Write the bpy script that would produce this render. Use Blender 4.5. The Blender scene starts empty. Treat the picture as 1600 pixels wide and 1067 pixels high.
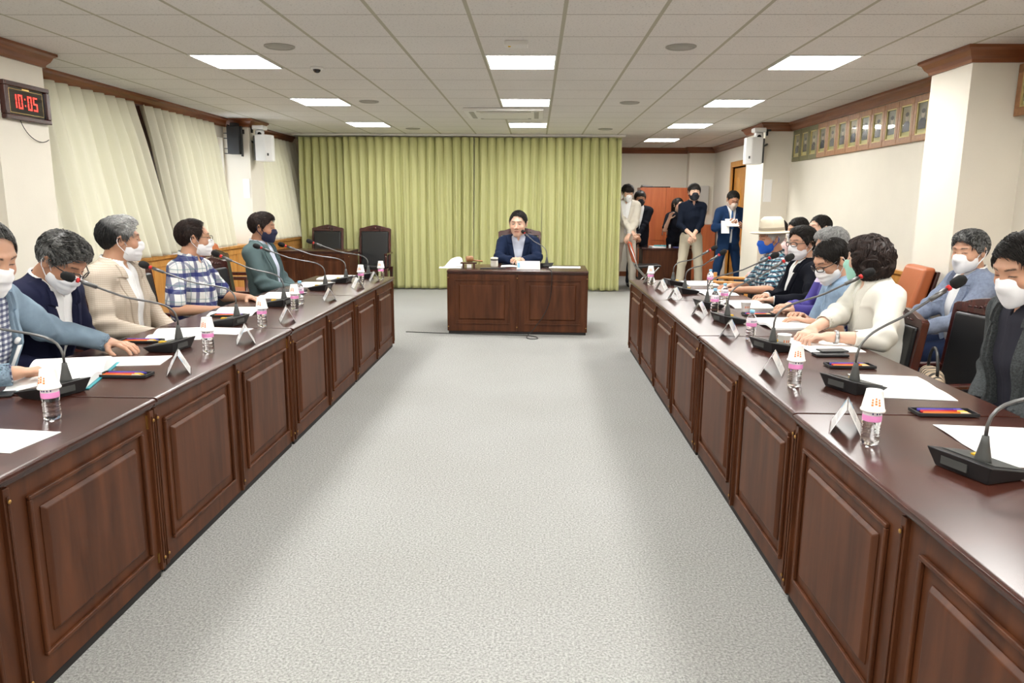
import bpy, math, random
import numpy as np
from mathutils import Matrix, Vector

# ------------------------------------------------------------------ camera, light, exposure
scn = bpy.context.scene
scn.view_settings.view_transform = 'Standard'
scn.view_settings.look = 'None'
scn.view_settings.gamma = 1
scn.view_settings.exposure = .98
scn.view_settings.use_curve_mapping = False
COL = scn.collection
CH = 1.5
def make_camera():
    f, p, yaw, roll = 1140.0, .186, .031, .0075
    F = Vector((-math.sin(yaw)*math.cos(p), math.cos(yaw)*math.cos(p), -math.sin(p)))
    R = Vector((math.cos(yaw), math.sin(yaw), 0)); U = R.cross(F)
    R2 = R*math.cos(roll)+U*math.sin(roll); U2 = U*math.cos(roll)-R*math.sin(roll)
    cd = bpy.data.cameras.new('camera'); cam = bpy.data.objects.new('camera', cd); COL.objects.link(cam)
    cd.sensor_width = 36; cd.sensor_fit = 'HORIZONTAL'; cd.lens = f/1600*36
    cd.clip_start = .05; cd.clip_end = 100
    M = Matrix(((R2.x, U2.x, -F.x, 0), (R2.y, U2.y, -F.y, 0), (R2.z, U2.z, -F.z, CH), (0, 0, 0, 1)))
    cam.matrix_world = M; scn.camera = cam
make_camera()
W = bpy.data.worlds.new('world'); scn.world = W; W.use_nodes = True
W.node_tree.nodes['Background'].inputs[0].default_value = (.90, .95, 1.0, 1)
W.node_tree.nodes['Background'].inputs[1].default_value = 2.0
PANEL_POWER = 21.0         # emission strength of every LED ceiling panel
CEIL = 2.67
LX, LY = -.437, 4.88       # ceiling grid origin
TX, TY = .600, .615        # ceiling tile
XL, XR, YB, YN = -4.5, 3.66, 15.75, -4.5

# ------------------------------------------------------------------ materials
def nt(name):
    m = bpy.data.materials.new(name); m.use_nodes = True
    t = m.node_tree; return m, t, t.nodes['Principled BSDF']
def nd(t, typ, **k):
    n = t.nodes.new(typ)
    for a, b in k.items():
        if a.startswith('i_'):
            key = a[2:]; key = int(key) if key.isdigit() else key.replace('_', ' ')
            n.inputs[key].default_value = b
        else: setattr(n, a, b)
    return n
def c4(c): return (c[0], c[1], c[2], 1)
def srgb(*c):
    return tuple((x/255/12.92 if x/255 <= .04045 else ((x/255+.055)/1.055)**2.4) for x in c)
MATS = {}
def mat(name, col, rough=.5, metal=0, bump=0, bscale=200, var=0, vscale=8, spec=.5, coat=0, trans=0, emis=None, estr=0, ior=1.45, alpha=1, stretch=(1, 1, 1), sheen=0):
    if name in MATS: return MATS[name]
    m, t, b = nt(name); L = t.links
    b.inputs['Base Color'].default_value = c4(col); b.inputs['Roughness'].default_value = rough
    b.inputs['Metallic'].default_value = metal; b.inputs['Specular IOR Level'].default_value = spec
    b.inputs['Coat Weight'].default_value = coat; b.inputs['Transmission Weight'].default_value = trans
    b.inputs['IOR'].default_value = ior; b.inputs['Alpha'].default_value = alpha
    b.inputs['Sheen Weight'].default_value = sheen
    if emis: b.inputs['Emission Color'].default_value = c4(emis); b.inputs['Emission Strength'].default_value = estr
    tc = nd(t, 'ShaderNodeTexCoord'); mp = nd(t, 'ShaderNodeMapping'); mp.inputs['Scale'].default_value = stretch
    L.new(tc.outputs['Object'], mp.inputs[0])
    if var or bump:
        if var:
            n = nd(t, 'ShaderNodeTexNoise', i_Scale=vscale, i_Detail=5.0); L.new(mp.outputs[0], n.inputs[0])
            r = nd(t, 'ShaderNodeValToRGB'); r.color_ramp.elements[0].position = .3; r.color_ramp.elements[1].position = .7
            r.color_ramp.elements[0].color = c4([x*(1-var) for x in col]); r.color_ramp.elements[1].color = c4([min(1, x*(1+var)) for x in col])
            L.new(n.outputs['Fac'], r.inputs[0]); L.new(r.outputs[0], b.inputs['Base Color'])
        if bump:
            n = nd(t, 'ShaderNodeTexNoise', i_Scale=bscale, i_Detail=2.0); L.new(mp.outputs[0], n.inputs[0])
            bp = nd(t, 'ShaderNodeBump', i_Strength=bump, i_Distance=.002); L.new(n.outputs['Fac'], bp.inputs['Height'])
            L.new(bp.outputs[0], b.inputs['Normal'])
    MATS[name] = m; return m
def wood(name, c1, c2, rough=.35, grain=(2, 2, 30), scale=2.0, coat=.2, spec=.5):
    m, t, b = nt(name); L = t.links
    tc = nd(t, 'ShaderNodeTexCoord'); mp = nd(t, 'ShaderNodeMapping'); mp.inputs['Scale'].default_value = grain
    L.new(tc.outputs['Object'], mp.inputs[0])
    n = nd(t, 'ShaderNodeTexNoise', i_Scale=scale, i_Detail=6.0, i_Distortion=.6); L.new(mp.outputs[0], n.inputs[0])
    r = nd(t, 'ShaderNodeValToRGB'); r.color_ramp.elements[0].position = .32; r.color_ramp.elements[1].position = .68
    r.color_ramp.elements[0].color = c4(c1); r.color_ramp.elements[1].color = c4(c2)
    L.new(n.outputs['Fac'], r.inputs[0]); L.new(r.outputs[0], b.inputs['Base Color'])
    b.inputs['Roughness'].default_value = rough; b.inputs['Coat Weight'].default_value = coat; b.inputs['Coat Roughness'].default_value = .25
    b.inputs['Specular IOR Level'].default_value = spec
    MATS[name] = m; return m
wood('panel_wood', (.052, .0155, .0055), (.105, .034, .0125), .42, (7, 7, .8), 2.2, coat=0, spec=.25)
wood('top_wood', (.034, .011, .0075), (.068, .021, .014), .27, (3, .5, 3), 2.0, coat=.12, spec=.4)
wood('trim_wood', (.16, .045, .014), (.26, .085, .028), .35, (1, 1, 14), 2.0)
wood('wainscot_wood', (.50, .22, .045), (.66, .33, .09), .35, (6, 6, .8), 2.0)
wood('dark_wood', (.030, .006, .005), (.070, .014, .010), .25, (6, 6, 1), 2.0)
wood('cabinet_wood', (.38, .085, .024), (.50, .135, .042), .4, (8, 8, .6), 2.0)
wood('door_wood', (.50, .21, .035), (.62, .30, .06), .35, (7, 7, .6), 2.0)
wood('frame_wood', (.27, .115, .04), (.40, .19, .075), .35, (1, 8, 8), 3.0)
wood('oak', (.62, .25, .05), (.75, .35, .09), .35, (6, 1, 6), 2.0)
mat('wallpaper', (.77, .725, .63), .7, bump=.25, bscale=90, var=.02, vscale=3)
mat('black_plastic', (.018, .018, .019), .42)
mat('grey_plastic', (.06, .062, .06), .45)
mat('windscreen', (.008, .008, .008), .9, bump=.6, bscale=900)
mat('red_ring', (.55, .02, .02), .35)
mat('steel', (.5, .5, .5), .3, metal=1)
mat('gooseneck', (.16, .16, .16), .35, metal=.8)
mat('brass', (.70, .48, .16), .3, metal=1)
mat('brass_dull', (.45, .26, .08), .4, metal=.9)
mat('white_plastic', (.78, .78, .77), .35)
mat('paper', (.90, .90, .89), .7)
mat('print_grey', (.42, .43, .45), .8)
mat('cup_paper', (.88, .87, .84), .6)
mat('orange_print', (.85, .25, .06), .6)
mat('pink_label', (.80, .28, .58), .45)
mat('pale_label', (.88, .80, .86), .45)
mat('navy_print', (.03, .04, .16), .5)
mat('cap_blue', (.30, .62, .85), .35)
mat('black_leather', (.014, .014, .015), .33, bump=.3, bscale=160)
mat('tan_leather', (.46, .13, .045), .38, bump=.3, bscale=160)
mat('orange_vinyl', (.62, .10, .03), .4)
mat('black_cloth', (.02, .02, .021), .8)
mat('kick', (.012, .010, .010), .6)
mat('acrylic', (.93, .95, .96), .03, trans=.9, ior=1.15, alpha=.30)
mat('water', (.97, .98, 1.0), .02, trans=1.0, ior=1.33)
mat('pet', (.95, .97, .98), .03, trans=1.0, ior=1.33)
mat('lens_black', (.004, .004, .006), .1)
mat('skin_dummy', (.6, .4, .3), .5)
mat('teal', (.02, .30, .36), .4)
mat('purple_ink', (.07, .05, .38), .5)
mat('orange_ink', (.68, .17, .012), .5)
mat('yellow_ink', (.70, .42, .02), .5)
mat('red_ink', (.48, .012, .02), .5)
mat('pencil_wood', (.72, .52, .32), .5)
mat('cord', (.012, .012, .012), .5)
mat('ivory_ceramic', (.78, .76, .68), .25)
m = mat('led_panel', (1, 1, 1), .5, emis=(1.0, .985, .95), estr=PANEL_POWER)
mat('red_led', (.2, 0, 0), .5, emis=(1, .03, .02), estr=2.2)
mat('clock_glass', (.003, .003, .003), .04, coat=1.0, spec=.9)
mat('vent_grey', (.36, .35, .31), .6)
mat('ceiling_white', (.70, .69, .66), .5)
mat('slot_dark', (.02, .02, .02), .7)

def ceiling_mat():
    m, t, b = nt('ceiling_tiles'); L = t.links
    tc = nd(t, 'ShaderNodeTexCoord'); sp = nd(t, 'ShaderNodeSeparateXYZ'); L.new(tc.outputs['Object'], sp.inputs[0])
    def M(op, a, bb=None):
        n = nd(t, 'ShaderNodeMath', operation=op)
        for i, v in enumerate((a, bb)):
            if v is None: continue
            if isinstance(v, (int, float)): n.inputs[i].default_value = v
            else: L.new(v, n.inputs[i])
        return n.outputs[0]
    def edge(sock, o, s, w):
        fr = M('FRACT', M('DIVIDE', M('SUBTRACT', sock, o-50*s), s))
        d = M('MINIMUM', fr, M('SUBTRACT', 1.0, fr))
        return M('LESS_THAN', d, w/2/s)
    ex = edge(sp.outputs[0], LX, TX, .026); ey = edge(sp.outputs[1], LY, TY, .009)
    n = nd(t, 'ShaderNodeTexNoise', i_Scale=70.0, i_Detail=3.0, i_Roughness=.7); L.new(tc.outputs['Object'], n.inputs[0])
    r = nd(t, 'ShaderNodeValToRGB'); r.color_ramp.elements[0].position = .34; r.color_ramp.elements[1].position = .42
    r.color_ramp.elements[0].color = (.50, .485, .46, 1); r.color_ramp.elements[1].color = (.76, .735, .70, 1)
    L.new(n.outputs['Fac'], r.inputs[0])
    n2 = nd(t, 'ShaderNodeTexNoise', i_Scale=.9, i_Detail=2.0); L.new(tc.outputs['Object'], n2.inputs[0])
    m0 = nd(t, 'ShaderNodeMix', data_type='RGBA', blend_type='MULTIPLY'); m0.inputs[0].default_value = .15
    L.new(r.outputs[0], m0.inputs[6]); L.new(n2.outputs['Fac'], m0.inputs[7])
    m1 = nd(t, 'ShaderNodeMix', data_type='RGBA'); L.new(ey, m1.inputs[0]); L.new(m0.outputs[2], m1.inputs[6]); m1.inputs[7].default_value = (.22, .20, .16, 1)
    m2 = nd(t, 'ShaderNodeMix', data_type='RGBA'); L.new(ex, m2.inputs[0]); L.new(m1.outputs[2], m2.inputs[6]); m2.inputs[7].default_value = (.42, .40, .31, 1)
    L.new(m2.outputs[2], b.inputs['Base Color']); b.inputs['Roughness'].default_value = .85
    MATS['ceiling_tiles'] = m
ceiling_mat()
def carpet_mat():
    m, t, b = nt('carpet'); L = t.links
    tc = nd(t, 'ShaderNodeTexCoord')
    n = nd(t, 'ShaderNodeTexNoise', i_Scale=110.0, i_Detail=4.0, i_Roughness=.75); L.new(tc.outputs['Object'], n.inputs[0])
    r = nd(t, 'ShaderNodeValToRGB'); r.color_ramp.elements[0].position = .35; r.color_ramp.elements[1].position = .65
    r.color_ramp.elements[0].color = (.225, .228, .222, 1); r.color_ramp.elements[1].color = (.54, .545, .53, 1)
    L.new(n.outputs['Fac'], r.inputs[0])
    n2 = nd(t, 'ShaderNodeTexNoise', i_Scale=.8, i_Detail=3.0); L.new(tc.outputs['Object'], n2.inputs[0])
    r2 = nd(t, 'ShaderNodeValToRGB'); r2.color_ramp.elements[0].color = (.80, .79, .76, 1); r2.color_ramp.elements[1].color = (1, 1, 1, 1)
    L.new(n2.outputs['Fac'], r2.inputs[0])
    mx = nd(t, 'ShaderNodeMix', data_type='RGBA', blend_type='MULTIPLY'); mx.inputs[0].default_value = 1
    L.new(r.outputs[0], mx.inputs[6]); L.new(r2.outputs[0], mx.inputs[7]); L.new(mx.outputs[2], b.inputs['Base Color'])
    b.inputs['Roughness'].default_value = .95; b.inputs['Specular IOR Level'].default_value = .1
    bp = nd(t, 'ShaderNodeBump', i_Strength=.6, i_Distance=.004); L.new(n.outputs['Fac'], bp.inputs['Height']); L.new(bp.outputs[0], b.inputs['Normal'])
    MATS['carpet'] = m
carpet_mat()
def cloth_mat(name, col, translucent=.25, bump=.3, rough=.85):
    m, t, b = nt(name); L = t.links
    b.inputs['Base Color'].default_value = c4(col); b.inputs['Roughness'].default_value = rough; b.inputs['Specular IOR Level'].default_value = .2
    tc = nd(t, 'ShaderNodeTexCoord'); n = nd(t, 'ShaderNodeTexNoise', i_Scale=60.0, i_Detail=4.0)
    mp = nd(t, 'ShaderNodeMapping'); mp.inputs['Scale'].default_value = (8, 8, 1); L.new(tc.outputs['Object'], mp.inputs[0]); L.new(mp.outputs[0], n.inputs[0])
    bp = nd(t, 'ShaderNodeBump', i_Strength=bump, i_Distance=.002); L.new(n.outputs['Fac'], bp.inputs['Height']); L.new(bp.outputs[0], b.inputs['Normal'])
    tr = nd(t, 'ShaderNodeBsdfTranslucent'); tr.inputs[0].default_value = c4(col)
    mx = nd(t, 'ShaderNodeMixShader'); mx.inputs[0].default_value = translucent
    L.new(b.outputs[0], mx.inputs[1]); L.new(tr.outputs[0], mx.inputs[2]); L.new(mx.outputs[0], t.nodes['Material Output'].inputs[0])
    MATS[name] = m
cloth_mat('green_cloth', (.54, .54, .26), .05)
cloth_mat('cream_cloth', (.85, .83, .71), .35)
def plaid(name, base, bands, size=.09, rough=.85):
    """bands: list of (axis, offset, width (fraction), colour, strength)"""
    m, t, b = nt(name); L = t.links
    tc = nd(t, 'ShaderNodeTexCoord'); mp = nd(t, 'ShaderNodeMapping')
    mp.inputs['Rotation'].default_value = (.12, 0, .785); L.new(tc.outputs['Object'], mp.inputs[0])
    sp = nd(t, 'ShaderNodeSeparateXYZ'); L.new(mp.outputs[0], sp.inputs[0])
    cur = None
    for ax, off, wd, col, st in bands:
        d = nd(t, 'ShaderNodeMath', operation='MULTIPLY_ADD'); L.new(sp.outputs[ax], d.inputs[0]); d.inputs[1].default_value = 1/size; d.inputs[2].default_value = off+50
        fr = nd(t, 'ShaderNodeMath', operation='FRACT'); L.new(d.outputs[0], fr.inputs[0])
        lt = nd(t, 'ShaderNodeMath', operation='LESS_THAN'); L.new(fr.outputs[0], lt.inputs[0]); lt.inputs[1].default_value = wd
        ml = nd(t, 'ShaderNodeMath', operation='MULTIPLY'); L.new(lt.outputs[0], ml.inputs[0]); ml.inputs[1].default_value = st
        mx = nd(t, 'ShaderNodeMix', data_type='RGBA'); L.new(ml.outputs[0], mx.inputs[0])
        if cur is None: mx.inputs[6].default_value = c4(base)
        else: L.new(cur, mx.inputs[6])
        mx.inputs[7].default_value = c4(col); cur = mx.outputs[2]
    L.new(cur, b.inputs['Base Color']); b.inputs['Roughness'].default_value = rough; b.inputs['Specular IOR Level'].default_value = .2
    MATS[name] = m; return m

# ------------------------------------------------------------------ mesh building
def unit(v):
    v = np.asarray(v, float); return v/max(1e-9, np.linalg.norm(v))
def new_mesh(name, V, F, smooth=False, fm=None, mats=()):
    me = bpy.data.meshes.new(name)
    V = np.asarray(V, np.float32)
    if isinstance(F, np.ndarray):
        n = len(F); me.vertices.add(len(V)); me.vertices.foreach_set('co', V.ravel())
        me.loops.add(n*4); me.loops.foreach_set('vertex_index', F.astype(np.int32).ravel())
        me.polygons.add(n); me.polygons.foreach_set('loop_start', np.arange(0, n*4, 4, dtype=np.int32)); me.polygons.foreach_set('loop_total', np.full(n, 4, np.int32))
        me.update(calc_edges=True)
    else:
        me.from_pydata([tuple(map(float, v)) for v in V], [], F)
    for m in mats: me.materials.append(m)
    if fm is not None: me.polygons.foreach_set('material_index', np.asarray(fm, np.int32))
    if smooth: me.polygons.foreach_set('use_smooth', np.ones(len(me.polygons), bool))
    me.update(); return me
class MB:
    def __init__(s): s.V = []; s.F = []; s.S = []; s.M = []; s.m = 0
    def add(s, V, F, smooth=False):
        o = len(s.V); s.V += [tuple(v) for v in V]
        for f in F: s.F.append(tuple(i+o for i in f)); s.S.append(smooth); s.M.append(s.m)
        return s
    def hexa(s, P):   # 8 pts: bottom 4 ccw, top 4 ccw
        return s.add(P, [(3, 2, 1, 0), (4, 5, 6, 7), (0, 1, 5, 4), (1, 2, 6, 5), (2, 3, 7, 6), (3, 0, 4, 7)])
    def box(s, x0, x1, y0, y1, z0, z1):
        return s.hexa([(x0, y0, z0), (x1, y0, z0), (x1, y1, z0), (x0, y1, z0), (x0, y0, z1), (x1, y0, z1), (x1, y1, z1), (x0, y1, z1)])
    def boxc(s, c, d, R=None):
        h = [x/2 for x in d]; P = []
        for z in (-1, 1):
            for x, y in ((-1, -1), (1, -1), (1, 1), (-1, 1)):
                v = Vector((x*h[0], y*h[1], z*h[2]))
                if R is not None: v = R @ v
                P.append((v.x+c[0], v.y+c[1], v.z+c[2]))
        return s.hexa(P)
    def tube(s, pts, r, seg=10, cap=True):
        pts = [Vector(p) for p in pts]; n = len(pts)
        rs = r if isinstance(r, (list, tuple)) else [r]*n
        V = []; ref = Vector((0, 0, 1))
        prev = None
        for i, p in enumerate(pts):
            d = (pts[min(i+1, n-1)]-pts[max(i-1, 0)]).normalized()
            if prev is None:
                a = ref if abs(d.z) < .9 else Vector((1, 0, 0)); u = d.cross(a).normalized()
            else:
                u = (prev - d*prev.dot(d)).normalized()
            prev = u; v = d.cross(u)
            for k in range(seg):
                t = 2*math.pi*k/seg; q = p+(u*math.cos(t)+v*math.sin(t))*rs[i]; V.append(tuple(q))
        F = [(i*seg+k, i*seg+(k+1) % seg, (i+1)*seg+(k+1) % seg, (i+1)*seg+k) for i in range(n-1) for k in range(seg)]
        if cap: F.append(tuple(range(seg))[::-1]); F.append(tuple((n-1)*seg+k for k in range(seg)))
        return s.add(V, F, True)
    def lathe(s, prof, c=(0, 0, 0), seg=24, R=None, sx=1, sy=1, closed=False):
        V = []; n = len(prof)
        for r, z in prof:
            for k in range(seg):
                t = 2*math.pi*k/seg; v = Vector((r*math.cos(t)*sx, r*math.sin(t)*sy, z))
                if R is not None: v = R @ v
                V.append((v.x+c[0], v.y+c[1], v.z+c[2]))
        F = [(i*seg+k, i*seg+(k+1) % seg, (i+1)*seg+(k+1) % seg, (i+1)*seg+k) for i in range(n-1) for k in range(seg)]
        if closed: F += [((n-1)*seg+k, (n-1)*seg+(k+1) % seg, (k+1) % seg, k) for k in range(seg)]
        else: F.append(tuple(range(seg))[::-1]); F.append(tuple((n-1)*seg+k for k in range(seg)))
        return s.add(V, F, True)
    def prism(s, poly, f0, f1):  # poly list of 2d, f0/f1 map (a,b)->3d
        n = len(poly); V = [f0(*p) for p in poly]+[f1(*p) for p in poly]
        F = [tuple(range(n))[::-1], tuple(range(n, 2*n))]+[(i, (i+1) % n, n+(i+1) % n, n+i) for i in range(n)]
        return s.add(V, F)
    def build(s, name, mats, parent=None, bevel=0, seg=2, subsurf=0, loc=None):
        if not isinstance(mats, (list, tuple)): mats = [mats]
        me = bpy.data.meshes.new(name); me.from_pydata(s.V, [], s.F)
        for m in mats: me.materials.append(MATS[m] if isinstance(m, str) else m)
        me.polygons.foreach_set('material_index', np.array(s.M, np.int32))
        me.polygons.foreach_set('use_smooth', np.array(s.S if not bevel else [True]*len(s.S), bool))
        me.update()
        o = bpy.data.objects.new(name, me); COL.objects.link(o)
        if bevel:
            b = o.modifiers.new('bevel', 'BEVEL'); b.width = bevel; b.segments = seg; b.limit_method = 'ANGLE'; b.angle_limit = .6; b.harden_normals = True
        if subsurf: x = o.modifiers.new('sub', 'SUBSURF'); x.levels = subsurf; x.render_levels = subsurf
        if parent: o.parent = parent
        if loc: o.location = loc
        return o
def tag(o, label=None, cat=None, group=None, kind=None):
    if label: o['label'] = label
    if cat: o['category'] = cat
    if group: o['group'] = group
    if kind: o['kind'] = kind
    return o
def root(name, label, cat, loc=(0, 0, 0), rz=0, group=None, sc=1):
    o = bpy.data.objects.new(name, None); COL.objects.link(o); o.empty_display_size = .1
    o.location = loc; o.rotation_euler = (0, 0, rz); o.scale = (sc,)*3
    return tag(o, label, cat, group)
def copy_tree(o, label=None, loc=None, rz=None, parent=None):
    c = o.copy(); COL.objects.link(c)
    if parent is not None: c.parent = parent
    for ch in list(o.children): copy_tree(ch, parent=c)
    if label: c['label'] = label
    if loc is not None: c.location = loc
    if rz is not None: c.rotation_euler = (0, 0, rz)
    return c
def struct(mb, name, m, **k): return tag(mb.build(name, m, **k), kind='structure')
def bez(p0, p1, p2, p3, n=14):
    P = [np.array(p, float) for p in (p0, p1, p2, p3)]
    return [tuple((1-t)**3*P[0]+3*(1-t)**2*t*P[1]+3*(1-t)*t*t*P[2]+t**3*P[3]) for t in np.linspace(0, 1, n)]
# ------------------------------------------------------------------ signed-distance modelling (bodies, clothes, hair)
f32 = np.float32
def s_ell(c, r):
    c = np.array(c, f32); r = np.array(r, f32)
    def f(P):
        q = (P-c)/r; k0 = np.sqrt((q*q).sum(1))+1e-6; q2 = q/r; k1 = np.sqrt((q2*q2).sum(1))+1e-6
        return k0*(k0-1)/k1
    return f, c, float(max(r))
def s_cone(a, b, ra, rb):
    a = np.array(a, f32); b = np.array(b, f32); ab = b-a; L2 = float(ab@ab)+1e-9
    def f(P):
        pa = P-a; t = np.clip(pa@ab/L2, 0, 1); d = pa-t[:, None]*ab
        return np.sqrt((d*d).sum(1))-(ra+(rb-ra)*t)
    return f, (a+b)/2, float(math.sqrt(L2)/2+max(ra, rb))
def s_econe(a, b, W, ra, rb):
    a = np.array(a, f32); b = np.array(b, f32); ab = b-a; L = float(np.linalg.norm(ab))+1e-9; ax = ab/L
    W = np.array(W, f32); W = W-ax*(W@ax); W = W/np.linalg.norm(W); D = np.cross(ax, W)
    def f(P):
        pa = P-a; l = pa@ax; t = np.clip(l/L, 0, 1); e = l-t*L
        rw = ra[0]+(rb[0]-ra[0])*t; rd = ra[1]+(rb[1]-ra[1])*t; mn = np.minimum(rw, rd)
        k = np.sqrt((pa@W/rw)**2+(pa@D/rd)**2+(e/mn)**2)
        return (k-1)*mn
    return f, (a+b)/2, L/2+max(ra[0], ra[1], rb[0], rb[1])
class SD:
    def __init__(s): s.o = []
    def add(s, sh, k=.02): s.o.append(('+', sh, k)); return s
    def sub(s, f, k=.004): s.o.append(('-', f, k)); return s
    def cut(s, f, k=.0): s.o.append(('&', f, k)); return s
    def disp(s, f): s.o.append(('d', f, 0)); return s
    def __call__(s, P):
        d = np.full(len(P), 9., f32)
        for op, sh, k in s.o:
            if op == '+':
                f, c, R = sh; g = P-np.asarray(c, f32); far = np.sqrt((g*g).sum(1))-R; m = far < k+.03
                nd_ = np.minimum(d, np.maximum(far, .02))
                if m.any():
                    a = d[m]; b = f(P[m])
                    if k > 0:
                        h = np.clip(.5+.5*(b-a)/k, 0, 1); r = b*(1-h)+a*h-k*h*(1-h)
                    else: r = np.minimum(a, b)
                    nd_[m] = r
                d = nd_
            elif op == 'd': 
                m = np.abs(d) < .06; d[m] = d[m]+sh(P[m]).astype(f32)
            else:
                b = sh(P); b = -b if op == '-' else b
                if k > 0:
                    h = np.clip(.5-.5*(d-b)/k, 0, 1); d = d*(1-h)+b*h+k*h*(1-h)
                else: d = np.maximum(d, b)
        return d
def xf(fn, M, c, R, pad=0):  # fn evaluated in a local frame: columns of M are the frame's axes
    M = np.array(M, f32); c = np.array(c, f32)
    return (lambda P: fn((P-c)@M)), c, R
def surf(fn, lo, hi, h):
    lo = np.array(lo, float); hi = np.array(hi, float); B = 8
    nb = np.ceil((hi-lo)/(h*B)).astype(int); n = nb*B
    g = [lo[i]+h*B*(np.arange(nb[i])+.5) for i in range(3)]
    C = np.stack(np.meshgrid(*g, indexing='ij'), -1).reshape(-1, 3).astype(f32)
    dc = fn(C); act = np.abs(dc) < h*B*.87*1.05+.008
    D = np.repeat(np.repeat(np.repeat(dc.reshape(nb), B, 0), B, 1), B, 2)
    off = np.stack(np.meshgrid(*[np.arange(B)]*3, indexing='ij'), -1).reshape(-1, 3)
    bi = np.argwhere(act.reshape(nb))
    for s in range(0, len(bi), 600):
        q = (bi[s:s+600, None, :]*B+off[None]).reshape(-1, 3)
        D[q[:, 0], q[:, 1], q[:, 2]] = fn((lo+q*h).astype(f32))
    I = D < 0
    # shell border is outside
    for a in range(3):
        sl = [slice(None)]*3
        for e in (0, -1): sl[a] = e; I[tuple(sl)] = False; D[tuple(sl)] = np.abs(D[tuple(sl)])+1e-4
    cnt = np.zeros([x-1 for x in D.shape], np.int8); cs = [(i, j, k) for i in (0, 1) for j in (0, 1) for k in (0, 1)]
    s0, s1, s2 = cnt.shape
    for i, j, k in cs: cnt += I[i:i+s0, j:j+s1, k:k+s2]
    cells = np.argwhere((cnt > 0) & (cnt < 8)); vid = np.full(cnt.shape, -1, np.int32); vid[tuple(cells.T)] = np.arange(len(cells))
    cv = np.stack([D[cells[:, 0]+i, cells[:, 1]+j, cells[:, 2]+k] for i, j, k in cs], 1)
    acc = np.zeros((len(cells), 3)); w = np.zeros(len(cells)); ca = np.array(cs)
    for a in range(8):
        for b in range(a+1, 8):
            if np.abs(ca[a]-ca[b]).sum() != 1: continue
            x = (cv[:, a] < 0) != (cv[:, b] < 0); t = cv[:, a]/(cv[:, a]-cv[:, b]+1e-12); t = np.clip(t, 0, 1)
            p = ca[a]+t[:, None]*(ca[b]-ca[a]); acc[x] += p[x]; w[x] += 1
    V = lo+(cells+acc/np.maximum(w, 1)[:, None])*h
    Fs = []
    for a in range(3):
        b, c = (a+1) % 3, (a+2) % 3
        A = [slice(None)]*3; Bq = [slice(None)]*3; A[a] = slice(0, -1); Bq[a] = slice(1, None)
        i0 = I[tuple(A)]; e = np.argwhere(i0 != I[tuple(Bq)])
        e = e[(e[:, b] > 0) & (e[:, c] > 0) & (e[:, b] < cnt.shape[b]) & (e[:, c] < cnt.shape[c]) & (e[:, a] < cnt.shape[a])]
        if not len(e): continue
        ins = I[e[:, 0], e[:, 1], e[:, 2]]
        q = []
        for db, dc_ in ((-1, -1), (0, -1), (0, 0), (-1, 0)):
            x = e.copy(); x[:, b] += db; x[:, c] += dc_; q.append(vid[x[:, 0], x[:, 1], x[:, 2]])
        q = np.stack(q, 1); q[~ins] = q[~ins][:, ::-1]; Fs.append(q)
    F = np.concatenate(Fs); F = F[(F >= 0).all(1)]
    return V, F
def sdf_obj(name, fn, lo, hi, h, m, parent, colfn=None, smooth=True):
    V, F = surf(fn, lo, hi, h)
    me = new_mesh(name, V, F, smooth, mats=[m])
    if colfn is not None:
        a = me.color_attributes.new('col', 'FLOAT_COLOR', 'POINT'); c = np.ones((len(V), 4), f32); c[:, :3] = colfn(V.astype(f32)); a.data.foreach_set('color', c.ravel())
    o = bpy.data.objects.new(name, me); COL.objects.link(o); o.parent = parent
    return o
def skin_mat():
    m, t, b = nt('skin'); L = t.links
    at = nd(t, 'ShaderNodeAttribute', attribute_name='col'); L.new(at.outputs['Color'], b.inputs['Base Color'])
    b.inputs['Roughness'].default_value = .48; b.inputs['Subsurface Weight'].default_value = .12; b.inputs['Subsurface Scale'].default_value = .01
    tc = nd(t, 'ShaderNodeTexCoord'); n = nd(t, 'ShaderNodeTexNoise', i_Scale=220.0); L.new(tc.outputs['Object'], n.inputs[0])
    bp = nd(t, 'ShaderNodeBump', i_Strength=.12, i_Distance=.001); L.new(n.outputs['Fac'], bp.inputs['Height']); L.new(bp.outputs[0], b.inputs['Normal'])
    MATS['skin'] = m
skin_mat()
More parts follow.
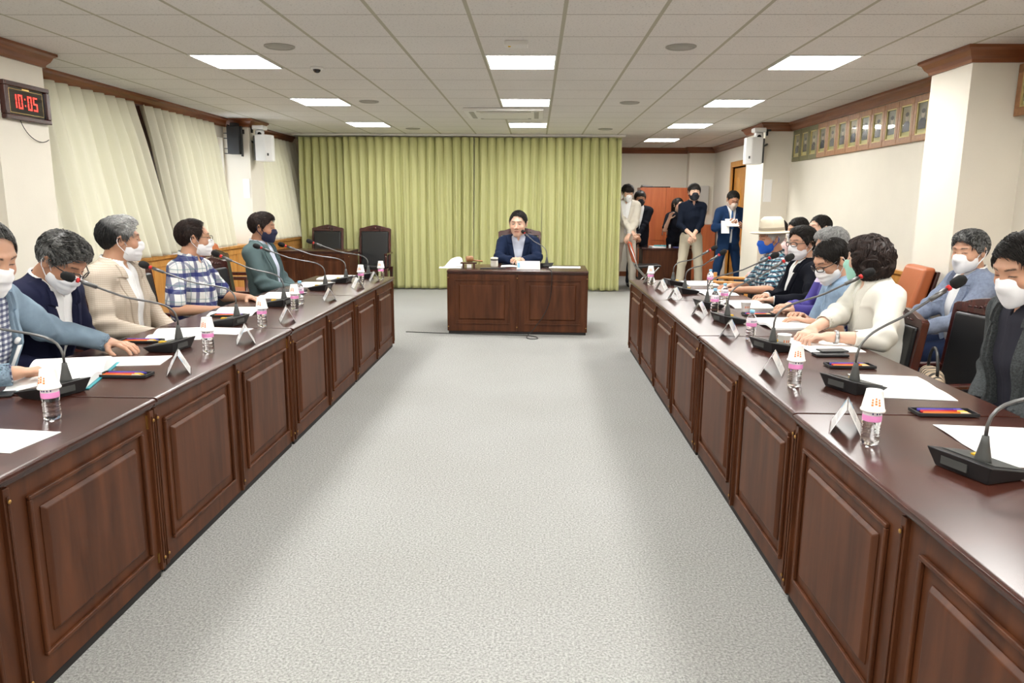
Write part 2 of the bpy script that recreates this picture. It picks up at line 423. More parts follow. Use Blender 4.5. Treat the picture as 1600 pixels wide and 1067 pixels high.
def hair_mat(name, dark, light, mix, fade=None):
    m, t, b = nt(name); L = t.links
    tc = nd(t, 'ShaderNodeAttribute', attribute_name='hq'); mp = nd(t, 'ShaderNodeMapping'); mp.inputs['Scale'].default_value = (1.2, .22, .45); L.new(tc.outputs['Vector'], mp.inputs[0])
    n = nd(t, 'ShaderNodeTexNoise', i_Scale=75.0, i_Detail=5.0, i_Distortion=1.2, i_Roughness=.65); L.new(mp.outputs[0], n.inputs[0])
    r = nd(t, 'ShaderNodeValToRGB'); r.color_ramp.elements[0].position = max(0, .62-mix*.5); r.color_ramp.elements[1].position = min(1, .86-mix*.4)
    r.color_ramp.elements[0].color = c4(dark); r.color_ramp.elements[1].color = c4(light)
    L.new(n.outputs['Fac'], r.inputs[0])
    if fade:   # grown grey towards the front and the top
        dp = nd(t, 'ShaderNodeVectorMath', operation='DOT_PRODUCT'); L.new(tc.outputs['Vector'], dp.inputs[0]); dp.inputs[1].default_value = fade
        mr = nd(t, 'ShaderNodeMapRange'); L.new(dp.outputs['Value'], mr.inputs[0]); mr.inputs[1].default_value = 0.; mr.inputs[2].default_value = 1.
        mx = nd(t, 'ShaderNodeMix', data_type='RGBA'); L.new(mr.outputs[0], mx.inputs[0]); mx.inputs[6].default_value = c4([x*.9 for x in dark]); L.new(r.outputs[0], mx.inputs[7]); L.new(mx.outputs[2], b.inputs['Base Color'])
    else: L.new(r.outputs[0], b.inputs['Base Color'])
    b.inputs['Roughness'].default_value = .5; b.inputs['Specular IOR Level'].default_value = .25
    bp = nd(t, 'ShaderNodeBump', i_Strength=.4, i_Distance=.002); L.new(n.outputs['Fac'], bp.inputs['Height']); L.new(bp.outputs[0], b.inputs['Normal'])
    MATS[name] = m; return m
hair_mat('hair_black', (.010, .008, .007), (.035, .028, .024), .3)
hair_mat('hair_brown_black', (.014, .009, .008), (.05, .03, .024), .4)
hair_mat('hair_greying', (.012, .012, .012), (.30, .30, .29), .40)
hair_mat('hair_silver', (.022, .022, .022), (.50, .50, .49), .72, fade=(0, 7, 7.5))
hair_mat('hair_grey', (.06, .06, .06), (.42, .42, .41), .7)
hair_mat('hair_white', (.30, .30, .29), (.62, .61, .58), .9)
def sst(x, a, b): 
    t = np.clip((x-a)/(b-a), 0, 1); return t*t*(3-2*t)
X = (1, 0, 0)
def head_sd(o):
    S = SD()
    S.add(s_ell((0, -.012, .030), (.078, .098, .088)), .01)
    S.add(s_ell((0, .028, -.020), (.067, .068, .088)), .03)
    S.add(s_ell((0, .030, -.062), (.056, .052, .045)), .03)
    S.add(s_cone((-.012, .076, -.098), (.012, .076, -.098), .018, .018), .03)
    for x in (-1, 1):
        S.add(s_ell((x*.040, .062, -.025), (.024, .024, .022)), .02)
        S.add(s_cone((x*.012, .088, .036), (x*.042, .074, .036), .009, .008), .015)
    S.sub(lambda P: np.sqrt((np.abs(P[:, 0])-.031)**2+(P[:, 1]-.108)**2*1.2+((P[:, 2]-.010)*1.15)**2)-.020, .014)
    for x in (-1, 1): S.add(s_ell((x*.031, .076, .010), (.0155, .0145, .0125)), .003)
    S.add(s_cone((0, .090, .018), (0, .111, -.024), .0085, .0125), .012)
    for x in (-1, 1): S.add(s_ell((x*.013, .098, -.030), (.009, .011, .008)), .006)
    S.add(s_econe((-.016, .089, -.054), (.016, .089, -.054), (0, 0, 1), (.005, .008), (.005, .008)), .006)
    S.add(s_econe((-.013, .088, -.066), (.013, .088, -.066), (0, 0, 1), (.006, .009), (.006, .009)), .006)
    for x in (-1, 1):
        S.add(s_ell((x*.080, -.006, -.004), (.008, .018, .031)), .008)
        S.add(s_cone((x*.088, -.022, .014), (x*.091, -.008, .026), .005, .005), .006)
        S.add(s_cone((x*.091, -.008, .026), (x*.080, .006, -.012), .005, .005), .006)
    return S
def head_col(q, skin, brow=(.02, .015, .012), lips=1.0, lash=1.0):
    c = np.tile(np.array(skin, f32), (len(q), 1)); x, y, z = np.abs(q[:, 0]), q[:, 1], q[:, 2]
    def mix(m, col): 
        nonlocal c; m = np.clip(m, 0, 1)[:, None]; c = c*(1-m)+np.array(col, f32)*m
    fr = sst(y, .04, .06)
    mix(.35*fr*np.exp(-((x-.04)/.02)**2-((z+.02)/.02)**2), (skin[0]*1.0, skin[1]*.72, skin[2]*.68))
    mix(.45*np.exp(-((x)/.014)**2-((z+.028)/.012)**2)*fr, (skin[0]*.95, skin[1]*.70, skin[2]*.66))
    mix(.75*lips*sst(.026-x, 0, .006)*sst(.012-np.abs(z+.060+.15*x), 0, .004)*fr, (skin[0]*.72, skin[1]*.42, skin[2]*.42))
    mix(lips*sst(.022-x, 0, .004)*sst(.0022-np.abs(z+.060), -.001, .001)*fr, (.10, .03, .03))
    zb = .037+.06*(x-.03)-6*(x-.03)**2
    mix(.9*sst(.0048-np.abs(z-zb), 0, .003)*sst(x, .010, .016)*sst(.050-x, 0, .006)*fr, brow)
    ze = .010-8*(x-.031)**2
    if lash > 1:
        mix(np.exp(-(((x-.031)/.011)**4+((z-.0085)/.0042)**4))*fr, (.55, .50, .47)); mix(np.exp(-(((x-.031)/.005)**4+((z-.0085)/.005)**4))*fr, (.02, .014, .012))
        ze = ze+.003
    mix(min(lash, 1)*sst(.0034-np.abs(z-ze), 0, .0022)*sst(.016-np.abs(x-.031), 0, .003)*fr, (.03, .02, .018))
    mix(.9*np.exp(-((x-.008)/.004)**2-((z+.037)/.003)**2)*fr, (.08, .03, .02))
    return c
def hand_sd(side, curl=.25, spread=0., thumb=.3):
    """right hand for side=+1; wrist at origin, fingers +y, back of hand +z, thumb toward -x*side"""
    S = SD(); t = -side
    S.add(s_cone((0, -.03, 0), (0, .015, 0), .024, .025), .01)
    S.add(s_econe((t*.002, .015, 0), (0, .080, 0), X, (.030, .015), (.040, .0125)), .015)
    lens = [(.044, .027, .021), (.048, .030, .022), (.045, .028, .021), (.035, .021, .019)]
    for i in range(4):
        bx = t*(.031-.0205*i); p = np.array([bx, .082-.004*abs(i-1), .001]); ang = curl*.7; az = t*(.10-.07*i)*(1+spread)
        r = [.0092, .0086, .0078, .0068]
        if i == 3: r = [x*.88 for x in r]
        for j, l in enumerate(lens[i]):
            d = np.array([math.sin(az)*math.cos(ang), math.cos(az)*math.cos(ang), -math.sin(ang)]); q = p+d*l
            S.add(s_cone(p, q, r[j], r[j+1]), .005 if j or 1 else 0); p = q; ang += curl*(1.1 if j == 0 else .9)
    p = np.array([t*.026, .018, -.006]); d1 = unit((t*.75, .75, -.35-thumb*.4)); d2 = unit((t*.35, .95, -.35-thumb*.5)); d3 = unit((t*(.1), 1, -.3-thumb*.6))
    for d, l, ra, rb in ((d1, .042, .0155, .0115), (d2, .032, .0110, .0098), (d3, .026, .0095, .0080)):
        q = p+d*l; S.add(s_cone(p, q, ra, rb), .008); p = q
    return S
def rotx(a): c, s = math.cos(a), math.sin(a); return np.array([[1, 0, 0], [0, c, -s], [0, s, c]])
def roty(a): c, s = math.cos(a), math.sin(a); return np.array([[c, 0, s], [0, 1, 0], [-s, 0, c]])
def rotz(a): c, s = math.cos(a), math.sin(a); return np.array([[c, -s, 0], [s, c, 0], [0, 0, 1]])
def ik(S, Wt, pole, l1=.275, l2=.25):
    S = np.array(S, float); Wt = np.array(Wt, float); d = Wt-S; L = np.linalg.norm(d)
    if L > (l1+l2)*.995: Wt = S+d/L*(l1+l2)*.995; d = Wt-S; L = np.linalg.norm(d)
    if L < .12: L = .12
    u = d/np.linalg.norm(d); a = (l1*l1-l2*l2+L*L)/(2*L); h = math.sqrt(max(0, l1*l1-a*a))
    p = np.array(pole, float); p = p-u*(p@u); p = p/max(1e-6, np.linalg.norm(p))
    return S+u*a+p*h, Wt
def folds(amp, f=26, ph=0.):
    def g(P):
        x, y, z = P[:, 0], P[:, 1], P[:, 2]
        w = 1.6*np.sin(.55*f*(y-x)+ph)+1.1*np.sin(.8*f*(z+y)*.7+ph*2.3)
        a = np.abs(np.sin(.5*f*(x*.75+z*1.1)+w))**.75
        b = np.abs(np.sin(.42*f*(z*.9-x*.8+y*.5)+1.3*w+ph*3))**.8
        m = .5+.5*np.sin(.33*f*x+.4*f*y+.25*f*z+ph*1.7)
        return amp*((a-.6)*m+(b-.6)*(1-m))*1.5
    return g
def torso_sd(S, inf, belly=0, wide=1.0, M=None, k=.04, hips=True, fem=0):
    def A(a, b, ra, rb):
        ra = ((ra[0])*wide+inf, ra[1]+inf); rb = ((rb[0])*wide+inf, rb[1]+inf)
        S.add(s_econe(M(a), M(b), M(X, 1), ra, rb), k)
    if hips: A((0, 0, -.03), (0, 0, .10), (.148+fem*.01, .105), (.142-fem*.01, .104+belly*.8))
    A((0, .004+belly*.6, .09), (0, .006+belly*.5, .25), (.140-fem*.014, .100+belly), (.145-fem*.008, .104+belly*.6))
    A((0, .006, .25), (0, 0, .385), (.150-fem*.008, .108+fem*.012), (.142, .092))
    a, b = M((-.150*wide, -.012, .400)), M((.150*wide, -.012, .400)); S.add(s_cone(a, b, .056+inf, .056+inf), k)
    for x in (-1, 1): S.add(s_cone(M((0, -.02, .440)), M((x*.13*wide, -.014, .418)), .052+inf*.7, .046+inf*.8), k)
COUNT = [0]
def hq(ho, H, Rh, hs):
    me = ho.data; V = np.empty(len(me.vertices)*3, f32); me.vertices.foreach_get('co', V); q = ((V.reshape(-1, 3)-H.astype(f32))@Rh.astype(f32)/hs).astype(f32)
    a = me.attributes.get('hq') or me.attributes.new('hq', 'FLOAT_VECTOR', 'POINT'); a.data.foreach_set('vector', q.ravel())
def strands(ho, H, Rh, hs, hairf, hk, style, seed, n):
    """fine locks laid along the head, joined to the hair mesh"""
    rng = np.random.default_rng(seed); me = ho.data
    V = np.empty(len(me.vertices)*3, f32); me.vertices.foreach_get('co', V); V = V.reshape(-1, 3); q = (V-H.astype(f32))@Rh.astype(f32)/hs
    N = np.empty(len(me.vertices)*3, f32); me.vertices.foreach_get('normal', N); N = N.reshape(-1, 3)@Rh.astype(f32)
    v = hk['v']; S = SD(); S.add(s_ell((0, -.014, .034), (.079+v, .100+v, .090+v)), .01)
    if style == 'bob':
        S.add(s_ell((0, -.030, -.010), (.100+v, .098+v, .100)), .04); S.add(s_ell((0, -.035, -.060), (.088+v, .080+v, .065)), .04); S.add(s_ell((0, .035, .075), (.075+v, .055, .045)), .03)
    if style == 'long': S.add(s_cone((0, -.05, 0), (0, -.075, -.20), .085, .06), .04)
    if hk['bulk']: S.add(s_ell((0, .030, .085), (.070, .062, .030+hk['bulk'])), .03)
    g0 = S(q); ok = np.where((np.abs(g0) < .006))[0]
    if len(ok) < 50: return
    p = q[rng.choice(ok, n)].astype(float)+rng.normal(0, .0015, (n, 3)); L = hk.get('len', .045)*rng.uniform(.6, 1.25, n); steps = 8
    if style in ('bob', 'long'): L = L*1.8
    sweep = hk.get('sweep', 'side'); C = np.array([.015, -.045, .12]); ph = rng.uniform(0, 6.28, n); lift = rng.uniform(.0005, .0045, n)*hk.get('lift', 1.)
    def grad(p):
        e = .002; return np.stack([S((p+np.eye(3)[a]*e).astype(f32))-S((p-np.eye(3)[a]*e).astype(f32)) for a in range(3)], 1)/(2*e)
    pts = [];
    for k in range(steps+1):
        g = grad(p); g /= np.linalg.norm(g, axis=1)[:, None]+1e-9
        t = k/steps; d = S(p.astype(f32)); tgt = lift*np.sin(math.pi*min(1, t*.8+.1))+.0006+(.0035*t*t if style != 'bob' else .002*t)
        p = p-g*(d-tgt)[:, None]*.9; pts.append(p.copy())
        fl = p-C; topm = sst(p[:, 2], .03, .09)*sst(p[:, 1], -.08, .0)
        if sweep == 'back': alt = np.array([.15, -1., .25])
        elif sweep == 'fwd': alt = np.array([.25, 1., -.2])
        else: alt = np.array([-1., .45, .05])
        fl = fl/np.linalg.norm(fl, axis=1)[:, None]; fl = fl*(1-.85*topm[:, None])+alt[None]*topm[:, None]*.85
        fl[:, 2] -= .5*(1-topm)
        if style == 'bob': fl += .9*np.stack([np.sin(40*p[:, 2]+ph*.6), np.cos(34*p[:, 2]+p[:, 1]*20), 0*ph-.6], 1)*.6
        else: fl += .22*np.stack([np.sin(60*p[:, 1]+ph), np.cos(50*p[:, 0]+ph), np.sin(70*p[:, 0]+ph)], 1)
        fl = fl-g*(fl*g).sum(1)[:, None]; fl /= np.linalg.norm(fl, axis=1)[:, None]+1e-9
        p = p+fl*(L/steps)[:, None]
    P3 = np.stack(pts, 1)            # n, k, 3
    # drop locks that run far out over the face
    end = P3[:, -1]; fc = s_ell((0, .125, -.040+hk['fz']+hk.get('fy', 0)-.006), (.086+hk.get('fw', 0), .100, .104))[0](end.astype(f32)); keep = fc > -.003-.014*(hk['fringe'] > 0)
    if style in ('short', 'full'): keep &= end[:, 2] > (hk['back']-.012+(hk['side']-hk['back'])*sst(end[:, 1], -.075, -.015)+.04*sst(end[:, 1], .02, .06))
    if hk.get('bald'): keep &= s_ell((0, .055, .125), (.060, .083, .046+hk['bald']))[0](end.astype(f32)) > -.002
    P3 = P3[keep]; n = len(P3)
    if not n: return
    wd_ = rng.uniform(.0009, .0019, n)*(1.5 if style == 'bob' else 1.); tan = np.gradient(P3, axis=1); tan /= np.linalg.norm(tan, axis=2)[..., None]+1e-9
    up = P3-np.array([0, -.01, .0]); up /= np.linalg.norm(up, axis=2)[..., None]; sd = np.cross(tan, up); sd /= np.linalg.norm(sd, axis=2)[..., None]+1e-9; up = np.cross(sd, tan)
    tap = np.array([.6, 1, 1, 1, 1, .9, .75, .5, .12])[None, :, None]
    w = wd_[:, None, None]*tap; ring = [P3+up*w*1.1, P3-up*w*.5+sd*w, P3-up*w*.5-sd*w]
    Q = np.stack(ring, 2)            # n,k,3,3
    K = steps+1; Q = Q.reshape(-1, 3)*hs; Wd = Q@Rh.T+H
    base = (np.arange(n)*K*3)[:, None, None]+(np.arange(steps)*3)[None, :, None]; a = np.arange(3)[None, None]; b_ = (np.arange(3)+1) % 3
    F = np.stack([base+a, base+3+a, base+3+b_, base+b_], -1).reshape(-1, 4)
    nf = len(me.polygons); F0 = np.empty(nf*4, np.int32); me.loops.foreach_get('vertex_index', F0); F0 = F0.reshape(-1, 4)
    m2 = new_mesh('hair', np.concatenate([V, Wd.astype(f32)]), np.concatenate([F0, F+len(V)]), True, mats=list(me.materials)); ho.data = m2; hq(ho, H, Rh, hs)
def person(label, loc, rz, s=1.08, seated=True, lean=.06, side=0., head=(0, 0, 0), hs=.99, skin=(.56, .33, .225), vox=.005,
           hl=None, hr=None, curl=(.35, .35), hdirl=None, hdirr=None, hnl=(0, 0, 1), hnr=(0, 0, 1), polel=(-.7, -.5, -.6), poler=(.7, -.5, -.6),
           top='suit', tops=None, shirt=None, tie=None, pants=None, shoe=None, hair='short', hairm='hair_black', mask=None, mask_style='surgical',
           glasses=None, belly=0., wide=1.0, vopen=(.075, .16, .012), fem=0, collar=True, sleeve=1.0, legs=True, lips=1., brow=(.02, .015, .012), neck=.0,
           foldamp=.0068, zoff=0., legspread=.1, feet_y=.40, hem=None, hairkw={}, lash=1., waist=.0, twist=0., name='person'):
    rt = root(name, label, 'person', loc, rz, sc=s); COUNT[0] += 1; ph = COUNT[0]*1.37
    pz = (.535 if seated else .925)+zoff; P0 = np.array([0, 0, pz])
    RT = rotz(twist)@roty(side)@rotx(-lean)                    # torso frame: columns are axes
    def M(v, vec=0): return RT@np.array(v, float)+(0 if vec else P0)
    Rh = rotz(head[0])@rotx(-head[1])@roty(head[2])
    NT = M((0, .000+neck*.3, .515))
    H = NT+RT@np.array([0, .012+neck, .012])+Rh@np.array([0, .020, .085])*hs*.96
    toL = lambda P: ((P-P0.astype(f32))@RT.astype(f32))
    # ---- arms
    arms = []
    for sd, h_, cu, hd, hn, pole in ((-1, hl, curl[0], hdirl, hnl, polel), (1, hr, curl[1], hdirr, hnr, poler)):
        Sh = M((sd*.178*wide, -.012, .398))
        if h_ is None: h_ = (sd*.24*s, .02, (pz-.02)*s)
        T = np.array(h_, float)/s
        E_, T = ik(Sh, T, pole)
        fd = unit(hd) if hd is not None else unit(T-E_)
        n = np.array(hn, float); n = unit(n-fd*(n@fd)); xx = np.cross(fd, n)   # x = y cross z
        arms.append((sd, Sh, E_, T, np.stack([xx, fd, n], 1), cu))
    zmax = H[2]+.20; allp = np.array([a[3] for a in arms]+[a[2] for a in arms]+[H, P0])
    lo = np.minimum(allp.min(0), [-.30*wide, -.22, pz-.12])-.14; hi = np.maximum(allp.max(0), [.30*wide, .24, 0])+.22; hi[2] = zmax
    # ---- body, one surface from crown to fingertips
    hsd = head_sd(None)
    Bd = SD(); torso_sd(Bd, 0., belly, wide, M, fem=fem)
    Bd.add(s_cone(M((0, -.014, .43)), NT+RT@np.array([0, 0, .0]), .060, .054), .04)
    Bd.add(s_cone(NT, H+Rh@np.array([0, -.022, -.045])*hs, .054, .052), .02)
    Bd.add(xf(lambda q: hsd(q/hs)*hs, Rh, H, .155*hs), .018)
    for sd, Sh, E_, T, Hm, cu in arms:
        Bd.add(s_cone(Sh, E_, .050, .040), .03); Bd.add(s_cone(E_, T, .041, .026), .012)
        hh = hand_sd(sd, cu); Bd.add(xf(hh, Hm, T, .205), .008)
    RhF = Rh.astype(f32); Hf = H.astype(f32)
    def colfn(V):
        q = (V-Hf)@RhF/hs; c = np.tile(np.array(skin, f32), (len(V), 1)); m = np.sqrt((q*q).sum(1)) < .16
        c[m] = head_col(q[m], skin, brow, lips, lash)
        far = (q[:, 2] < -.3)
        return c
    bod = sdf_obj('body', Bd, lo, hi, vox, MATS['skin'], rt, colfn)
    cv = max(vox, .006)
    def frontw(L, vt, zb, vb):    # half width of the front opening at torso height z
        z = L[:, 2]; t = np.clip((z-zb)/(.47-zb), 0, 1); return vb+(vt-vb)*t
    # ---- shirt
    smat = shirt if shirt else tops
    shortsl = top == 'short'
    def collar_add(S, rr=.066, h=.03, z=.487, gap=.018, sp=.35):
        C = M((0, -.003, z)).astype(f32)
        def f(P):
            L = (P-C)@RT.astype(f32); L = L.copy(); zz = L[:, 2]+L[:, 1]*sp
            rho = np.sqrt((L[:, 0]/1.0)**2+((L[:, 1]+.004)/1.05)**2)
            d = np.maximum(np.abs(rho-(rr+(-zz)*.25))-.0045, np.abs(zz)-h/2-.012*np.clip(L[:, 1]/.06, 0, 1))
            return np.maximum(d, np.where(L[:, 1] > 0, gap-np.abs(L[:, 0])+(-zz)*.3, -.01))
        return f, C, .105
    if top in ('suit', 'short', 'long', 'open'):
        Sh_ = SD(); torso_sd(Sh_, .010, belly, wide, M, fem=fem)
        Sh_.add(s_cone(M((0, -.014, .43)), M((0, -.004, .485)), .064, .061), .03)
        if shortsl:
            for sd, S0, E_, T, Hm, cu in arms:
                e2 = S0+(E_-S0)*.80; Sh_.add(s_cone(S0, e2, .066, .066), .025)
        if top == 'long':
            for sd, S0, E_, T, Hm, cu in arms:
                w2 = E_+(T-E_)*(.93 if sleeve == 1 else sleeve); Sh_.add(s_cone(S0, E_, .058, .049), .025); Sh_.add(s_cone(E_, w2, .049, .040), .015)
        if top in ('short', 'long'): Sh_.disp(folds(foldamp, 24, ph))
        C_ = M((0, 0, 0)).astype(f32)
        def necks(P):   # neck opening
            L = toL(P); d = np.sqrt(L[:, 0]**2+(L[:, 1]+.002)**2)-.058; up = .478-.25*L[:, 1]-L[:, 2]
            return np.maximum(d, up)
        Sh_.sub(necks, 0)
        if top != 'suit' or True:
            def plk(P):
                L = toL(P); return np.where((L[:, 1] > 0), -.0025*sst(.016-np.abs(L[:, 0]), 0, .003)*sst(.47-L[:, 2], 0, .02), 0)
            Sh_.disp(plk)
        def vneck(P):
            L = toL(P); return np.maximum(np.abs(L[:, 0])-np.clip((L[:, 2]-.425)*.45, 0, .03)-.001, .03-L[:, 1]) if top != 'suit' or not tie else np.full(len(P), .05, f32)
        Sh_.sub(vneck, .003)
        if collar: Sh_.add(collar_add(Sh_), .004)
        Sh_.cut(lambda P: (-.02 if seated else -.06)-toL(P)[:, 2] if top == 'suit' else (-.06-toL(P)[:, 2] if waist == 0 else -waist-toL(P)[:, 2]))
        sdf_obj('shirt', Sh_, lo, hi, cv, smat, rt)
    if tie:
        Ti = SD()
        Ti.add(s_econe(M((0, .076, .455)), M((0, .090, .43)), X, (.014, .012), (.010, .010)), .004)
        Ti.add(s_econe(M((0, .102, .425)), M((0, .134+belly, .16)), X, (.014, .007), (.032, .007)), .004)
        sdf_obj('necktie', Ti, lo, hi, .006, tie, rt)
    # ---- jacket
    if top in ('suit', 'open'):
        J = SD(); torso_sd(J, .024, belly, wide, M, fem=fem)
        hz = hem if hem is not None else (-.10 if seated else -.17)
        if not seated or hz < -.1: J.add(s_econe(M((0, 0, .06)), M((0, .005, hz+.02)), M(X, 1), (.165*wide, .130), (.178*wide, .142)), .03)
        if collar != 'round':
            for x in (-1, 1): J.add(s_ell(M((x*.168*wide, -.014, .432)), (.052, .055, .030)), .03)
        J.disp(folds(foldamp, 17, ph))
        vt, zb, vb = vopen
        def lap(P):
            L = toL(P); x = np.abs(L[:, 0]); z = L[:, 2]; w = frontw(L, vt, zb, vb)
            lw = np.clip((z-zb)*.30, 0, .060)+.004; notch = sst(np.abs(z-.385-.3*(x-w)), .002, .006)
            m = sst(w+lw-x, 0, .004)*sst(z-zb, 0, .01)*sst(L[:, 1], 0, .02)*notch*(1 if collar != 'round' else 0)
            fl = sst(.0045-np.abs(x-.10), 0, .002)*0
            return -.0065*m
        J.disp(lap)
        def wedge(P):
            L = toL(P); w = frontw(L, vt, zb, vb)
            if top == 'suit': w = np.where(L[:, 2] < zb, vb+(zb-L[:, 2])*.05, w)
            return np.maximum(np.abs(L[:, 0])-w, .025-L[:, 1])
        J.sub(wedge, .004)
        def nk(P):
            L = toL(P); d = np.sqrt(L[:, 0]**2+(L[:, 1]-.002)**2)-(.071 if collar else .074); return np.maximum(d, .40-L[:, 2])
        J.sub(nk, .004)
        def colr(P):  # collar standing at the back of the neck
            L = (P-M((0, 0, .470)).astype(f32))@RT.astype(f32); rho = np.sqrt(L[:, 0]**2+(L[:, 1]-.002)**2); zz = L[:, 2]+L[:, 1]*.42
            return np.maximum(np.maximum(np.abs(rho-.0775+zz*.3)-.0055, np.abs(zz)-.020), L[:, 1]-.052)
        if collar != 'round': J.add((colr, M((0, 0, .47)), .12), .006)
        J.cut(lambda P: hz-toL(P)[:, 2])
        for sd, S0, E_, T, Hm, cu in arms:
            w2 = E_+(T-E_)*(.97 if sleeve == 1 else sleeve)
            Sl = SD(); Sl.add(s_cone(S0, E_, .070, .058), .02); Sl.add(s_cone(E_, w2, .058, .043), .018)
            ax = unit(E_-S0).astype(f32); Ef = E_.astype(f32); a = unit(T-E_).astype(f32); w2f = w2.astype(f32)
            def ef(P, ax=ax, Ef=Ef):      # folds bunched around the elbow
                g = P-Ef; r = np.sqrt((g*g).sum(1)); return foldamp*1.3*np.sin(g@ax*75+8*g[:, 0])*np.exp(-(r/.10)**2)
            Sl.disp(ef); Sl.disp(folds(foldamp*.8, 20, ph+sd))
            def cuff(P, a=a, w2f=w2f): return (P-w2f)@a-.004
            Sl.cut(cuff, .002)
            def hollow(P, a=a, w2f=w2f):
                g = P-w2f; l = g@a; r = np.sqrt(np.maximum((g*g).sum(1)-l*l, 0)); return np.maximum(r-.036, -.03-l)
            Sl.sub(hollow, .002)
            J.add((Sl, (S0+E_+w2)/3, .34), .03)
        lo2 = lo.copy(); lo2[2] = min(lo[2], pz+hz-.06)
        jo = sdf_obj('jacket', J, lo2, hi, cv, tops, rt)
        # lapels and collar leaves, laid on the jacket front
        if collar != 'round' and vox < .006:
            def fronty(xl, zl):
                ys = np.linspace(.27, -.06, 67); best = np.full(len(xl), np.nan); prev = None
                for yv in ys:
                    L = np.stack([xl, np.full(len(xl), yv), zl], 1); v_ = J((L@RT.T+P0).astype(f32))
                    if prev is not None:
                        hit = (v_ < 0) & np.isnan(best); best[hit] = yv+.005*np.clip(-v_[hit]/np.maximum(prev[hit]-v_[hit], 1e-6), 0, 1)
                    prev = v_
                return np.where(np.isnan(best), .06, best)
            for sx in (-1, 1):
                for nm_, rows in (('lapel', [(z_, 0, (z_-zb)/(.385-zb)) for z_ in np.linspace(zb+.004, .386, 13)]), ('collar_leaf', [(z_, 1, 0) for z_ in np.linspace(.396, .462, 5)])):
                    G = []
                    for z_, kind_, u_ in rows:
                        w_ = float(frontw(np.array([[0, 0, z_]]), vt, zb, vb)[0])-.002
                        lw_ = .004+.060*u_**.8 if not kind_ else .040-.10*(z_-.396)
                        if not kind_ and u_ > .93: lw_ *= .86
                        for c_ in np.linspace(0, 1, 6): G.append((w_+lw_*c_, z_+(.018*c_*u_ if not kind_ else .014*c_)))
                    G = np.array(G); yy = fronty(G[:, 0]*sx, G[:, 1]); nr = len(rows)
                    cc = np.tile(np.linspace(0, 1, 6), nr)
                    A_ = np.stack([G[:, 0]*sx, yy+.0085+.005*np.sin(cc*3.1), G[:, 1]], 1); B2 = np.stack([G[:, 0]*sx, yy-.004, G[:, 1]], 1)
                    VV = np.concatenate([A_, B2])@RT.T+P0; o_ = nr*6; FF = []
                    for r_ in range(nr-1):
                        for c_ in range(5):
                            q_ = (r_*6+c_, r_*6+c_+1, (r_+1)*6+c_+1, (r_+1)*6+c_); FF.append(q_ if sx < 0 else q_[::-1]); FF.append(tuple(x_+o_ for x_ in (q_[::-1] if sx < 0 else q_)))
                    bd = [r_*6 for r_ in range(nr)]; be = [r_*6+5 for r_ in range(nr)]; b0 = list(range(6)); b1 = [(nr-1)*6+c_ for c_ in range(6)]
                    for line in (bd, be, b0, b1):
                        for a_, b_ in zip(line[:-1], line[1:]): FF.append((a_, b_, b_+o_, a_+o_))
                    lo_ = bpy.data.objects.new(nm_, new_mesh(nm_, VV, FF, False, mats=[tops])); COL.objects.link(lo_); lo_.parent = jo
        # shirt cuffs
        if shirt and sleeve == 1 and top == 'suit':
            for sd, S0, E_, T, Hm, cu in arms:
                MB().tube([tuple(E_+(T-E_)*t) for t in (.84, .93, 1.0)], [.034, .034, .033], 20).build('shirt_cuff', smat, rt)
    # ---- trousers and shoes
    if legs:
        Tr = SD(); pw = .150*wide
        Tr.add(s_econe(M((0, 0, -.03)), M((0, 0, .055)), M(X, 1), (pw+.014, .118), (pw+.004, .112+belly*.8)), .03)
        ft = []
        for sx in (-1, 1):
            if seated:
                hp = P0+[sx*.085, .02, -.03]; kn = np.array([sx*(.09+legspread*.5), .41, pz-.035]); an = np.array([sx*(.10+legspread*.5), feet_y, .09])
                Tr.add(s_cone(hp, kn, .092, .072), .03); Tr.add(s_cone(kn, an, .070, .055), .02)
            else:
                hp = P0+[sx*.080, 0, -.06]; kn = np.array([sx*(.085+legspread*.3), .02, .50]); an = np.array([sx*(.08+legspread*.6), 0, .10])
                Tr.add(s_cone(hp, kn, .088, .066), .03); Tr.add(s_cone(kn, an, .064, .058), .03)
            ft.append(an)
        Tr.disp(folds(.005, 20, ph)); Tr.cut(lambda P: .045-P[:, 2])
        if not seated: Tr.cut(lambda P: P[:, 2]-(pz+.10))
        sdf_obj('trousers' if not fem else 'trousers', Tr, (-.36, -.22, .0), (.36, .55, pz+.16), .010, pants, rt)
        for an in ft:
            Fo = SD(); Fo.add(s_econe((an[0], an[1]-.05, .045), (an[0]*1.05, an[1]+.15, .032), X, (.040, .042), (.040, .030)), .02)
            Fo.add(s_cone((an[0], an[1]-.02, .05), (an[0], an[1]-.02, .085), .040, .042), .02); Fo.cut(lambda P: .001-P[:, 2])
            sdf_obj('shoe', Fo, (an[0]-.09, an[1]-.13, -.01), (an[0]+.09, an[1]+.22, .15), .007, shoe or MATS['black_leather'], rt)
    # ---- hair
    hk = dict(v=.008, fz=.008, fringe=0., back=-.062, side=-.012, amp=.0020, fr=150., bulk=0.); hk.update(hairkw); hk['fz'] += .016
